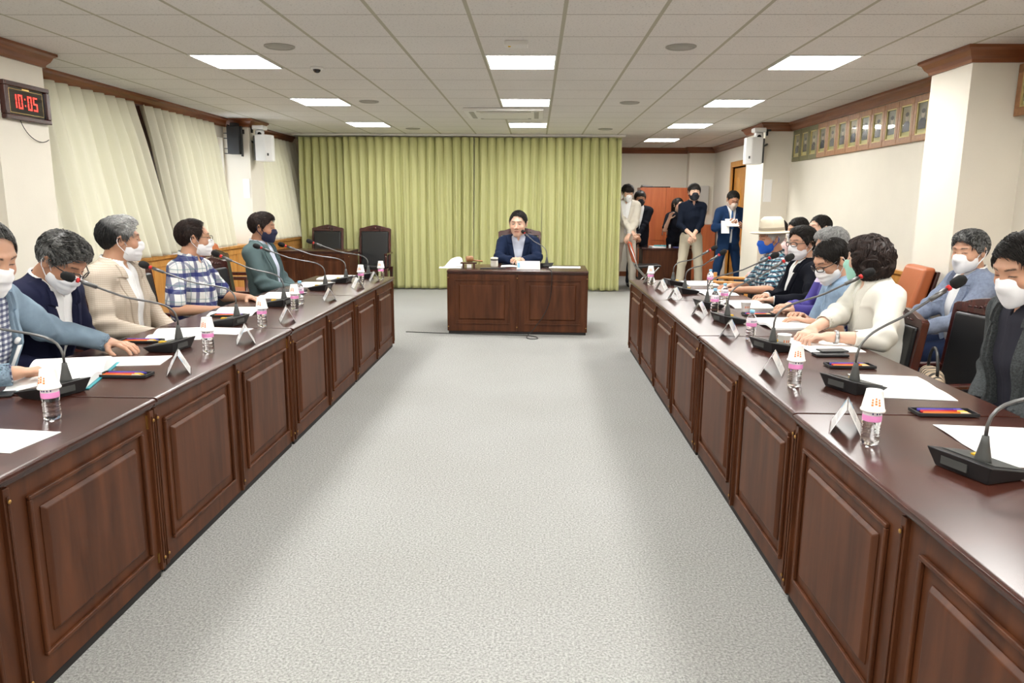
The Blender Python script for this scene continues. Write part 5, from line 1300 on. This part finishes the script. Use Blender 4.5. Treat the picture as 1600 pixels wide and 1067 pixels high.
# open ring binder of the nearest man
r = root('open_binder', 'open teal ring binder with curling white pages, nearest on the left row', 'binder', (-2.04, 3.03, T), PI/2+.30)
MB().box(-.26, .26, -.16, .16, 0, .006).build('cover', 'teal', r, bevel=.002)
for s_ in (-1, 1):
    b = MB(); n = 14; V = []
    for k in range(n+1):
        t = k/n; xx = s_*.25*t; zz = .006+.050*math.sin(math.pi*min(1, t*1.05))**.8*(1 if s_ > 0 else .55)+.004; V += [(xx, -.148, .007), (xx, .148, .007), (xx, .148, zz), (xx, -.148, zz)]
    F = [(4*k+a, 4*(k+1)+a, 4*(k+1)+(a+1) % 4, 4*k+(a+1) % 4) for k in range(n) for a in range(4)]+[(3, 2, 1, 0), (4*n, 4*n+1, 4*n+2, 4*n+3)]
    b.add(V, F); b.build('page_block', 'paper', r)
def tray(label, x, y, rz, pens=True, seed=0):
    r = root('pen_tray', label, 'pen tray', (x, y, T), rz, 'black pen trays')
    b = MB(); L, w = .22, .085
    b.hexa([(-L/2+.01, -w/2+.008, 0), (L/2-.01, -w/2+.008, 0), (L/2-.01, w/2-.008, 0), (-L/2+.01, w/2-.008, 0), (-L/2+.004, -w/2+.003, .004), (L/2-.004, -w/2+.003, .004), (L/2-.004, w/2-.003, .004), (-L/2+.004, w/2-.003, .004)])
    for q in ((-L/2, L/2, -w/2, -w/2+.005), (-L/2, L/2, w/2-.005, w/2), (-L/2, -L/2+.005, -w/2+.005, w/2-.005), (L/2-.005, L/2, -w/2+.005, w/2-.005)): b.box(q[0], q[1], q[2], q[3], .003, .016)
    b.build('tray', 'black_plastic', r, bevel=.002)
    if pens:
        for k, (m_, tip) in enumerate((('orange_ink', 'pencil_wood'), ('purple_ink', 'purple_ink'), ('red_ink', 'yellow_ink'))):
            yy = (-.024, .022, -.002)[k]; o = root('pen', '%s in the %s' % (('orange pencil', 'violet pen', 'red pencil')[k], label), 'pen', (x, y, T+.0115), rz, None)
            b = MB(); b.tube([(-.085, yy, 0), (.045, yy, .001)], .0062, 8); b.m = 1; b.tube([(.045, yy, .001), (.070, yy, .001), (.086, yy, 0)], [.0062, .0060, .0015], 8); b.build('barrel', [m_, tip], o)
for i, (x, y, a, l) in enumerate([(-1.79, 3.06, .0, 'black pen tray nearest on the left row'), (-2.14, 3.84, .05, 'black pen tray before the navy suited man, left row'), (-2.05, 4.78, .05, 'black pen tray before the plaid shirt man'), (1.51, 3.46, .0, 'black pen tray before the woman in white'), (1.52, 2.66, .0, 'black pen tray nearest on the right row'), (1.57, 5.12, .05, 'black pen tray before the navy suited man, right row')]):
    tray(l, x, y, a, True, i)
slab('eyeglass_case', 'black glasses case with gold end lying before the woman in white', 'case', (1.52, 3.72, T+.0005), (.17, .075, .016), .05, 'black_plastic', bevel=.006)
slab('mobile_phone', 'silver-edged dark phone lying on the glasses case', 'phone', (1.545, 3.76, T+.018), (.145, .07, .009), .12, 'grey_plastic', bevel=.004)
slab('mobile_phone', 'black phone on the left row edge beside the nearest binder', 'phone', (-2.12, 2.70, T+.0005), (.15, .075, .010), .4, 'black_plastic', bevel=.004)
slab('document_pile', 'dark flat document folder on the far left row edge', 'folder', (-2.10, 6.20, T+.0005), (.24, .20, .010), .15, 'kick')
# ------------------------------------------------------------------ on the chairman's desk
def dk(x, y): a = -.020; return (-.205+x*math.cos(a)-y*math.sin(a), 8.43+x*math.sin(a)+y*math.cos(a))
r = root('name_card', 'large white name plate with a blue mark on the chairman\'s desk', 'name card', (-.08, 8.66, T), 0)
b = MB(); b.hexa([(-.14, -.035, 0), (.14, -.035, 0), (.14, .035, 0), (-.14, .035, 0), (-.135, -.010, .095), (.135, -.010, .095), (.135, .010, .095), (-.135, .010, .095)]); b.build('plate', 'paper', r)
b = MB(); b.hexa([(-.128, -.0335, .02), (-.100, -.0335, .02), (-.100, -.031, .02), (-.128, -.031, .02), (-.128, -.0185, .075), (-.104, -.0185, .075), (-.104, -.016, .075), (-.128, -.016, .075)]); b.build('emblem', 'cap_blue', r)
r = root('gavel_block', 'small dark wooden stand for a gavel on the chairman\'s desk', 'gavel stand', (-.80, 8.78, T), .05)
MB().box(-.10, .10, -.06, .06, .050, .066).build('top', 'dark_wood', r, bevel=.004)
for x in (-.075, .055): MB().box(x, x+.02, -.05, .05, 0, .05).build('leg', 'dark_wood', r)
MB().box(-.02, .035, -.062, -.058, .004, .045).build('plaque', 'paper', r)
r = root('gavel', 'round reddish wooden gavel lying on its small stand', 'gavel', (-.79, 8.78, T+.067), .3)
MB().lathe([(.022, -.045), (.034, -.038), (.038, -.015), (.034, 0), (.038, .015), (.034, .038), (.022, .045)], (0, 0, .038), 20, R=Matrix.Rotation(math.pi/2, 3, 'Y')).build('head', 'frame_wood', r)
MB().tube([(0, 0, .035), (.06, -.02, .02), (.15, -.05, .012)], [.008, .008, .011], 8).build('handle', 'frame_wood', r)
r = root('ceramic_mug', 'ivory ceramic mug with lid on the chairman\'s desk', 'mug', (-.50, 8.92, T)); MB().lathe([(.030, 0), (.044, .004), (.045, .02), (.045, .10), (.047, .103), (.047, .112), (.030, .118), (.001, .120)], seg=30).build('cup', 'ivory_ceramic', r)
MB().lathe([(.0455, .080), (.0462, .082), (.0462, .094), (.0455, .096)], seg=30).build('dark_band', 'grey_plastic', r)
slab('remote_control', 'long black remote on the chairman\'s desk beside the mug', 'remote', (-.50, 8.62, T+.0005), (.30, .05, .014), .03, 'black_plastic', bevel=.004)
r = root('folded_tissue', 'crumpled white tissue standing at the left side of the chairman\'s desk', 'tissue', (-1.0, 8.95, T), .3)
V = []; n = 8
for j in range(n+1):
    for i in range(n+1):
        u, v = i/n, j/n; V.append((-.12+.24*u, -.05+.12*v, .004+(.115*math.sin(math.pi*u*.7)**2*v)+.012*math.sin(9*u+5*v)*(v)))
o = MB().add(V, [(j*(n+1)+i, j*(n+1)+i+1, (j+1)*(n+1)+i+1, (j+1)*(n+1)+i) for j in range(n) for i in range(n)], True).build('tissue_sheet', 'paper', r); q = o.modifiers.new('s', 'SOLIDIFY'); q.thickness = .002
sheet('paper_document', 'white sheets left of the name plate on the chairman\'s desk', -1.02, 8.74, .1, w=.26, h=.2, th=.004)
sheet('paper_document', 'white papers right of the microphone on the chairman\'s desk', .36, 8.92, -.05, w=.38, h=.22, th=.006)
sheet('paper_document', 'open white papers under the chairman\'s hands', -.20, 9.00, 0, two=True, w=.22, h=.26, th=.004, curl=.006)
b = MB(); x0, y0 = .20, 8.44
b.tube(bez((.10, 8.90, T+.008), (.14, 8.75, T+.008), (.18, 8.55, T+.006), (.185, 8.405, T+.008), 8)+bez((.19, 8.375, T-.02), (.20, 8.36, .45), (.17, 8.36, .30), (.02, 8.34, .12), 14)[0:]+bez((.0, 8.33, .09), (-.06, 8.30, .01), (-.14, 8.16, .006), (-.04, 8.10, .006), 10)+bez((.0, 8.10, .006), (.08, 8.12, .006), (.04, 8.28, .006), (-.10, 8.33, .006), 8)+bez((-.15, 8.34, .006), (-.5, 8.37, .006), (-.9, 8.37, .006), (-1.52, 8.47, .006), 14), .0045, 6)
tag(b.build('microphone_cable', 'cord'), 'black cable hanging over the chairman\'s desk front and trailing along the floor', 'cable')
# ------------------------------------------------------------------ people
def cl(name, col, **k): return mat(name, col, k.pop('rough', .85), bump=k.pop('bump', .35), bscale=k.pop('bscale', 350), spec=.12, **k)
navy = cl('navy_wool', (.015, .017, .042)); navy2 = cl('navy_suit_blue', (.011, .019, .048)); blue = cl('blue_suit', (.012, .032, .085)); black = cl('black_wool', (.007, .008, .013))
beige = plaid('beige_check', (.52, .45, .37), [(2, 0, .35, (.40, .33, .26), .6), (0, .2, .35, (.42, .36, .29), .35)], .011)
white = cl('white_shirt', (.80, .80, .80)); pale = cl('pale_blue_shirt', (.58, .62, .74)); offw = cl('off_white_jacket', (.70, .68, .61)); wcream = cl('cream_suit', (.62, .58, .50))
green = cl('dark_green_jacket', (.085, .125, .130), var=.15, vscale=6); pblue = cl('pale_denim_jacket', (.22, .30, .38), var=.2, vscale=9)
lblue = cl('chambray', (.27, .38, .52), var=.10, vscale=40); grey = cl('grey_tweed', (.060, .066, .068), var=.35, vscale=140); gblue = cl('grey_blue_jacket', (.20, .235, .32), var=.15, vscale=60)
khaki = cl('khaki_trousers', (.50, .45, .35)); dark = cl('dark_trousers', (.02, .022, .03)); dnavy = cl('navy_trousers', (.012, .020, .050)); gtr = cl('grey_trousers', (.07, .08, .08))
dknit = cl('dark_navy_shirt', (.006, .009, .018)); charc = cl('charcoal_shirt', (.030, .030, .040)); pink = cl('pink_shirt', (.66, .48, .47))
maskw = mat('mask_white', (.82, .82, .84), .8, bump=.2, bscale=300); maskb = mat('mask_black', (.010, .011, .018), .8); maskn = mat('mask_navy', (.014, .017, .05), .8); maskblue = mat('mask_blue', (.01, .10, .52), .7); maskm = mat('mask_mint', (.35, .66, .55), .8); maskc = mat('mask_cream', (.62, .52, .45), .8)
gl_d = mat('glasses_dark', (.02, .018, .018), .3); gl_m = mat('glasses_metal', (.12, .10, .08), .3, metal=.8)
shoe_w = mat('shoe_white', (.68, .66, .60), .6)
check1 = plaid('navy_white_plaid', (.70, .71, .70), [(2, .1, .28, (.020, .028, .14), .92), (0, .3, .25, (.020, .028, .14), .75), (1, .5, .22, (.020, .028, .14), .60), (2, .62, .06, (.10, .22, .22), .6), (0, .75, .06, (.12, .22, .26), .6), (2, .85, .03, (.05, .06, .2), .6), (1, .2, .10, (.20, .24, .36), .3)], .10)
check2 = plaid('small_blue_plaid', (.66, .70, .72), [(2, .1, .50, (.008, .012, .035), .88), (0, .3, .46, (.008, .012, .035), .80), (1, .3, .40, (.008, .012, .035), .55), (2, .7, .12, (.08, .36, .50), .8), (0, .9, .08, (.10, .38, .50), .6)], .036)
check3 = plaid('navy_gingham', (.62, .64, .68), [(2, 0, .5, (.02, .03, .10), .75), (0, 0, .5, (.02, .03, .10), .65)], .022)
def purple_mat():
    m, t, b = nt('purple_two_tone'); L = t.links
    tc = nd(t, 'ShaderNodeTexCoord'); sp = nd(t, 'ShaderNodeSeparateXYZ'); L.new(tc.outputs['Object'], sp.inputs[0])
    r = nd(t, 'ShaderNodeValToRGB'); r.color_ramp.interpolation = 'CONSTANT'; e = r.color_ramp.elements
    e[0].color = (.060, .045, .26, 1); e[1].position = .86; e[1].color = (.66, .58, .72, 1); x = r.color_ramp.elements.new(.90); x.color = (.36, .22, .56, 1)
    L.new(sp.outputs[2], r.inputs[0]); L.new(r.outputs[0], b.inputs['Base Color']); b.inputs['Roughness'].default_value = .8; return m
purp = purple_mat()
def L2(loc, rz, p): # world point -> the person's own frame (metres)
    dx, dy = p[0]-loc[0], p[1]-loc[1]; c, s = math.cos(-rz), math.sin(-rz); return (dx*c-dy*s, dx*s+dy*c, p[2])
LR, RR = -PI/2, PI/2
def P(label, x, y, rz, hlw=None, hrw=None, **k):
    loc = (x, y, 0)
    if hlw: k['hl'] = L2(loc, rz, hlw)
    if hrw: k['hr'] = L2(loc, rz, hrw)
    return person(label, loc, rz, **k)
HZ = T+.035
SK1, SK2, SK3, SK4 = (.50, .27, .17), (.55, .31, .205), (.43, .215, .13), (.64, .40, .29)
near, mid, far = .0042, .0052, .0065
# left row
np_ = P('seated man in pale blue jacket over gingham shirt writing, cut off by left edge', -2.46, 2.98, LR, (-2.17, 3.58, HZ+.012), (-2.10, 2.80, HZ+.035), s=1.08, vox=near, lean=.20, zoff=.055, head=(-.30, .42, 0), skin=SK2, top='suit', tops=pblue, shirt=check3, pants=dark, hair='short', hairm='hair_greying', mask=maskw, hairkw=dict(fz=.042, v=.003), vopen=(.085, .0, .07), curl=(.35, 1.0), hdirl=(.15, 1, -.05), hs=1.10)
P('seated man in navy suit and glasses bending over his papers, left row', -2.6, 3.6, LR, (-2.32, 3.78, .68), (-2.34, 3.44, .68), wide=1.1, zoff=0.02, vox=near, lean=.26, head=(-.16, .68, 0), skin=SK3, tops=navy, shirt=white, pants=dnavy, hair='full', hairm='hair_greying', mask=maskw, glasses=gl_d, hairkw=dict(v=.010, fz=.008, bulk=.012, lift=1.6), vopen=(.080, .04, .02), hs=1.02)
P('seated silver-haired man in beige checked jacket looking away, left row', -2.64, 4.5, LR, (-2.36, 4.64, .66), (-2.36, 4.40, .68), wide=1.05, zoff=0.025, vox=near, lean=.02, head=(.62, .06, 0), skin=SK1, tops=beige, shirt=white, pants=dark, hair='full', hairm='hair_silver', mask=maskw, hairkw=dict(v=.010, fz=.016, bulk=.022, sweep='back', lift=1.6), vopen=(.080, -.02, .035), hs=1.0)
P('seated balding man with glasses in navy plaid short-sleeved shirt, left row', -2.6, 5.42, LR, (-2.24, 5.60, HZ-.015), (-2.34, 5.24, .72), wide=1.04, zoff=-0.005, vox=mid, lean=.02, head=(.48, .02, 0), skin=SK1, top='short', tops=check1, pants=dark, hair='short', hairm='hair_brown_black', mask=maskw, glasses=gl_m, hairkw=dict(v=.010, fz=.050, fw=.006), hs=1.0, belly=.03)
P('seated man in dark green jacket and navy mask at left row far end', -2.54, 6.82, LR, (-2.26, 6.88, .66), (-2.26, 6.70, .70), wide=1.02, zoff=0.03, vox=mid, lean=-.10, head=(.10, .10, 0), skin=SK3, tops=green, shirt=pale, pants=dark, hair='full', hairm='hair_brown_black', mask=maskn, mask_style='cloth', hairkw=dict(v=.010, bulk=.014), vopen=(.085, -.02, .05), hs=1.0)
# chairman
P('seated chairman in navy suit speaking with folded hands at the central desk', -.22, 9.56, PI, (-.17, 9.13, T+.065), (-.27, 9.13, T+.065), s=1.08, vox=.0048, lean=.06, head=(-.16, .10, 0), skin=SK4, tops=navy2, shirt=pale, pants=dnavy, hair='full', hairm='hair_black', hairkw=dict(v=.004, fz=.024, bulk=.0, back=-.05, side=.0), vopen=(.082, .10, .012), curl=(.7, .7), hdirl=(.6, .75, .25), hdirr=(-.6, .75, .25), hnl=(-.5, .2, 1), hnr=(.5, .2, 1), lash=1.5, hs=1.22, wide=1.08, brow=(.05, .035, .03), polel=(-1, -.1, -.45), poler=(1, -.1, -.45))
# right row
hp_ = P('seated old man in straw hat, blue mask and checked shirt, far right row', 2.16, 6.74, RR, (1.78, 6.44, HZ-.005), (1.80, 6.74, HZ-.005), zoff=-0.02, vox=mid, lean=-.02, head=(.22, .14, 0), skin=(.50, .25, .15), top='short', tops=check2, pants=dark, hair='short', hairm='hair_white', mask=maskblue, mask_style='cloth', hairkw=dict(v=.010), hs=0.97)
P('seated man in black suit with glasses and white mask, right row', 2.24, 6.13, RR, (1.88, 5.78, HZ-.01), (1.90, 6.04, HZ-.01), vox=mid, lean=.02, head=(.42, .06, .0), skin=SK2, tops=black, shirt=white, pants=dark, hair='full', hairm='hair_black', mask=maskw, glasses=gl_d, hairkw=dict(v=.012, fz=.012, bulk=.012, sweep='back'), zoff=-0.035, lash=1.5, vopen=(.080, .0, .03), hs=1.0, wide=1.08)
P('seated grey-haired man in purple polo shirt mostly hidden between two others', 2.28, 5.46, RR, (1.86, 5.22, HZ-.01), (1.90, 5.46, HZ-.01), zoff=-0.01, vox=mid, lean=.10, head=(.10, .28, 0), skin=SK2, top='long', tops=purp, pants=dark, hair='full', hairm='hair_grey', mask=maskw, hairkw=dict(v=.010, bulk=.012, fz=.015), hs=0.99)
P('seated man in light blue short-sleeved shirt looking down, right row', 2.12, 4.84, RR, (1.76, 4.62, HZ-.005), (1.78, 4.86, HZ-.005), zoff=-0.04, vox=near, lean=.22, head=(.28, .52, 0), skin=SK2, top='short', tops=lblue, pants=dark, hair='short', hairm='hair_black', mask=maskw, glasses=gl_d, hairkw=dict(v=.008, fz=.012), hs=1.0, belly=.02)
wp_ = P('seated woman with wavy dark bob in white jacket and mint mask, right row', 2.04, 4.32, RR, (1.62, 3.98, HZ+.02), (1.56, 4.14, HZ+.02), vox=near, lean=.12, head=(-.62, .10, 0), skin=SK4, top='suit', tops=offw, shirt=offw, pants=dark, hair='bob', hairm='hair_brown_black', mask=maskm, mask_style='cloth', hairkw=dict(v=.010, amp=.010, fr=48), vopen=(.085, .02, .02), collar='round', foldamp=.007, sleeve=.55, curl=(.75, .65), hs=0.95, zoff=-0.02, fem=.6, wide=.92)
P('seated man in dark grey blazer with white mask at the right edge', 2.12, 3.02, RR, (1.92, 2.90, .66), (1.92, 3.12, .66), wide=1.06, zoff=0.045, vox=near, lean=.16, head=(.30, .40, 0), skin=SK1, top='suit', tops=grey, shirt=charc, pants=dark, hair='short', hairm='hair_black', mask=maskw, mask_style='cloth', hairkw=dict(v=.010, fz=.010), vopen=(.090, -.02, .055), hs=1.02)
# people by the right wall
P('seated grey-haired man in light grey-blue jacket by the right pillar', 3.04, 5.16, RR, (2.62, 5.06, .66), (2.60, 5.16, .71), vox=mid, lean=.02, head=(.45, .16, 0), skin=SK2, top='suit', tops=gblue, shirt=white, pants=dnavy, hair='full', hairm='hair_greying', mask=maskw, mask_style='cloth', hairkw=dict(v=.010, bulk=.010), vopen=(.080, .02, .04), hs=1.05, curl=(.8, .8), feet_y=.44, zoff=-0.03)
P('seated person in pink shirt behind the man in the straw hat', 3.04, 9.20, RR, None, None, s=1.05, vox=far, lean=.05, head=(.2, .1, 0), skin=SK1, top='long', tops=pink, pants=dark, hair='short', hairm='hair_black', mask=maskw, hs=1.05, hl=(-.2, .32, .62), hr=(.2, .32, .62))
P('seated dark-haired person by the right wall, only hair showing over black suited man', 3.10, 8.62, RR, None, None, s=1.05, vox=far, lean=.05, head=(.2, .2, 0), skin=SK2, top='long', tops=charc, pants=dark, hair='full', hairm='hair_black', mask=maskw, hs=1.05, hl=(-.2, .32, .62), hr=(.2, .32, .62), zoff=.03)
P('seated dark-haired person by the right wall with bare forehead above grey hair', 3.10, 8.02, RR, None, None, s=1.05, vox=far, lean=.05, head=(.3, .0, 0), skin=SK4, top='long', tops=navy, pants=dark, hair='full', hairm='hair_black', mask=maskw, hairkw=dict(fz=.01), hs=1.05, hl=(-.2, .32, .62), hr=(.2, .32, .62), zoff=.06)
for yy, l in ((9.20, 'plain dark armchair under the person in the pink shirt'), (8.62, 'plain dark armchair under the second person from the far right pillar'), (8.02, 'plain dark armchair under the third person from the far right pillar')):
    armchair(l, (3.17, yy, 0), RR, sc=.98)
# standing people
P('standing young man in cream suit at the edge of the green curtain', 1.585, 13.12, PI-.12, (1.62, 12.83, 1.00), (1.68, 12.83, 1.03), vox=.0055, seated=False, s=1.12, lean=.03, head=(.35, .32, 0), skin=SK4, tops=wcream, shirt=white, pants=wcream, shoe=shoe_w, hair='full', hairm='hair_black', mask=maskw, mask_style='cloth', hairkw=dict(v=.014, fz=-.044, fringe=1, bulk=.01, sweep='fwd'), vopen=(.085, .10, .012), curl=(.7, .8), wide=.92, legspread=.10)
P('standing man in black suit and black mask behind the cream suited man', 1.90, 13.72, PI, (1.86, 13.42, .95), (1.82, 13.42, .97), vox=far, seated=False, s=1.05, head=(0, .05, 0), skin=SK3, tops=black, shirt=white, pants=dark, hair='full', hairm='hair_black', mask=maskb, mask_style='cloth', hairkw=dict(v=.014, fz=-.036, sweep='fwd'), legspread=.1, curl=(.7, .7), hs=1.05)
P('standing woman in black dress partly hidden behind the navy shirt man', 2.62, 14.02, PI+.5, None, (2.46, 13.74, 1.26), poler=(.15, -.3, -1), vox=far, seated=False, s=.98, head=(.0, .1, 0), skin=SK4, top='short', tops=black, pants=black, hair='long', hairm='hair_black', hs=1.05, fem=.6, wide=.9)
P('standing young man in navy shirt, black mask and khaki trousers, hands folded', 2.60, 12.42, PI, (2.58, 12.12, 1.03), (2.52, 12.12, 1.05), vox=.0055, seated=False, s=1.115, head=(0, .0, 0), skin=SK4, top='long', tops=dknit, shirt=dknit, pants=khaki, hair='full', hairm='hair_black', mask=maskb, mask_style='cloth', hairkw=dict(v=.013, fz=-.044, fringe=1, sweep='fwd'), sleeve=.55, wide=.88, curl=(.7, .7), legspread=.12, waist=.10, hs=1.0)
bp_ = P('standing man in blue suit and tie reading a notebook by the door', 3.19, 12.30, PI+.05, (3.33, 11.96, 1.17), (3.09, 11.96, 1.20), vox=.0055, seated=False, s=1.05, head=(.05, .50, 0), skin=SK3, tops=blue, shirt=white, tie=cl('blue_tie', (.05, .13, .30)), pants=blue, hair='short', hairm='hair_black', mask=maskc, mask_style='cloth', hairkw=dict(v=.004, fz=.008, side=.0), vopen=(.066, .12, .012), wide=.94, curl=(.8, .8), hnl=(-.6, -.1, -.4), hnr=(.6, -.1, -.4), legspread=.22, hs=1.08)
# straw hat: worn by the old man, so a part of him
def hat(person_rt, H, Rh, hs):
    R = Matrix([list(r_) for r_ in (Rh @ rotx(.10))]); c = H+Rh@np.array([0, -.012, .062])*hs
    b = MB(); b.lathe([(.172, -.004), (.175, -.008), (.152, -.016), (.100, .000), (.1, .010), (.097, .055), (.090, .098), (.066, .122), (.030, .112), (.001, .104)], tuple(c), 40, R=R, sx=.92, sy=1.05)
    h = b.build('straw_hat', mat('straw', (.62, .56, .44), .8, bump=.8, bscale=260), person_rt)
    MB().lathe([(.1005, .010), (.1025, .012), (.1000, .034), (.0985, .036)], tuple(c), 40, R=R, sx=.92, sy=1.05).build('hat_band', mat('hat_band', (.30, .26, .20), .8), h)
hat(hp_[0], hp_[1], hp_[2], 1.0)

# ------------------------------------------------------------------ worn and held small things
rt, H, Rh, arms, M_ = wp_
b = MB(); c_ = M_((.028, .150, .20)); n_ = 26
b.tube([tuple(M_((.028+.026*math.cos(2*PI*k/n_), .140, .23+.036*math.sin(2*PI*k/n_)))) for k in range(n_+1)], .0045, 6); b.build('pendant_ring', 'steel', rt)
b = MB()
for x, z in ((.020, .245), (.036, .235), (.024, .222), (.033, .212)): b.lathe([(.001, -.008), (.008, -.004), (.008, .004), (.001, .008)], tuple(M_((x, .140, z))), 10)
b.build('pendant_stones', 'navy_print', rt)
b = MB(); b.tube([tuple(M_((.028, .140, .265))), tuple(M_((.045, .110, .36))), tuple(M_((.060, .06, .45)))], .0018, 6); b.build('necklace_chain', 'steel', rt)
for sd, S0, E_, T_, Hm, cu in arms:
    if sd > 0: continue
    a_ = unit(T_-E_); c0 = E_+(T_-E_)*.90
    q = Vector(a_).to_track_quat('Z', 'Y').to_matrix()
    MB().lathe([(.0325, -.010), (.035, -.008), (.035, .008), (.0325, .010)], tuple(c0), 26, R=q, closed=True).build('watch_band', 'steel', rt)
# lanyard badge of the nearest man
rt, H, Rh, arms, M_ = np_
b = MB(); R_ = Matrix([list(v) for v in (rotz(0)@rotx(-.42))])
p_ = M_((-.062, .150, .30))
b.boxc(tuple(M_((-.075, .136, .20))), (.028, .004, .12), R_); b.build('badge', 'paper', rt, bevel=.001)
MB().lathe([(.001, -.006), (.015, -.004), (.015, .004), (.001, .006)], tuple(M_((-.075, .138, .275))), 18, R=R_ @ Matrix.Rotation(PI/2, 3, 'X')).build('badge_reel', 'white_plastic', rt)
# notebook and phone in the hands of the man by the door
rt, H, Rh, arms, M_ = bp_
r = root('notebook', 'open white notebook held by the man in the blue suit', 'notebook', (3.13, 11.90, 1.235), .1)
o = MB().boxc((0, 0, 0), (.20, .014, .15), Matrix.Rotation(-.75, 3, 'X')).build('page_block', 'paper', r)
MB().boxc((-.10, .02, -.07), (.13, .006, .20), Matrix.Rotation(-.20, 3, 'X')).build('loose_page', 'paper', r)
o = MB().boxc((0, 0, 0), (.12, .012, .07), Matrix.Rotation(-.6, 3, 'X')).build('mobile_phone', 'black_plastic', bevel=.004); o.location = (3.31, 11.90, 1.19); tag(o, 'black phone in the left hand of the man in the blue suit', 'phone')
# striped handbag standing on a chair edge between the wall man and the grey blazer man
def zebra():
    m, t, b = nt('zebra_cloth'); L = t.links
    tc = nd(t, 'ShaderNodeTexCoord'); w = nd(t, 'ShaderNodeTexWave', i_Scale=7.0, i_Distortion=5.0); w.inputs['Detail'].default_value = 1.5
    L.new(tc.outputs['Object'], w.inputs[0]); r = nd(t, 'ShaderNodeValToRGB'); r.color_ramp.interpolation = 'CONSTANT'; e = r.color_ramp.elements
    e[0].color = (.02, .016, .012, 1); e[1].position = .42; e[1].color = (.50, .40, .28, 1); L.new(w.outputs['Fac'], r.inputs[0]); L.new(r.outputs[0], b.inputs['Base Color']); b.inputs['Roughness'].default_value = .7
    MATS['zebra'] = m
zebra()
r = root('handbag', 'zebra striped cloth handbag lying on an unoccupied right row armchair', 'bag', (2.10, 3.82, -.04), PI/2-.3)
Bg = SD(); Bg.add(s_econe((0, 0, .50), (0, 0, .66), X, (.20, .085), (.17, .05)), .03); Bg.cut(lambda Q: .455-Q[:, 2]); Bg.cut(lambda Q: Q[:, 2]-.70); Bg.disp(folds(.006, 30, 1.))
sdf_obj('bag_body', Bg, (-.3, -.16, .4), (.3, .16, .8), .008, MATS['zebra'], r)
MB().tube(bez((-.12, 0, .68), (-.10, 0, .86), (.10, 0, .86), (.12, 0, .68)), .008, 8).build('strap', 'black_leather', r)
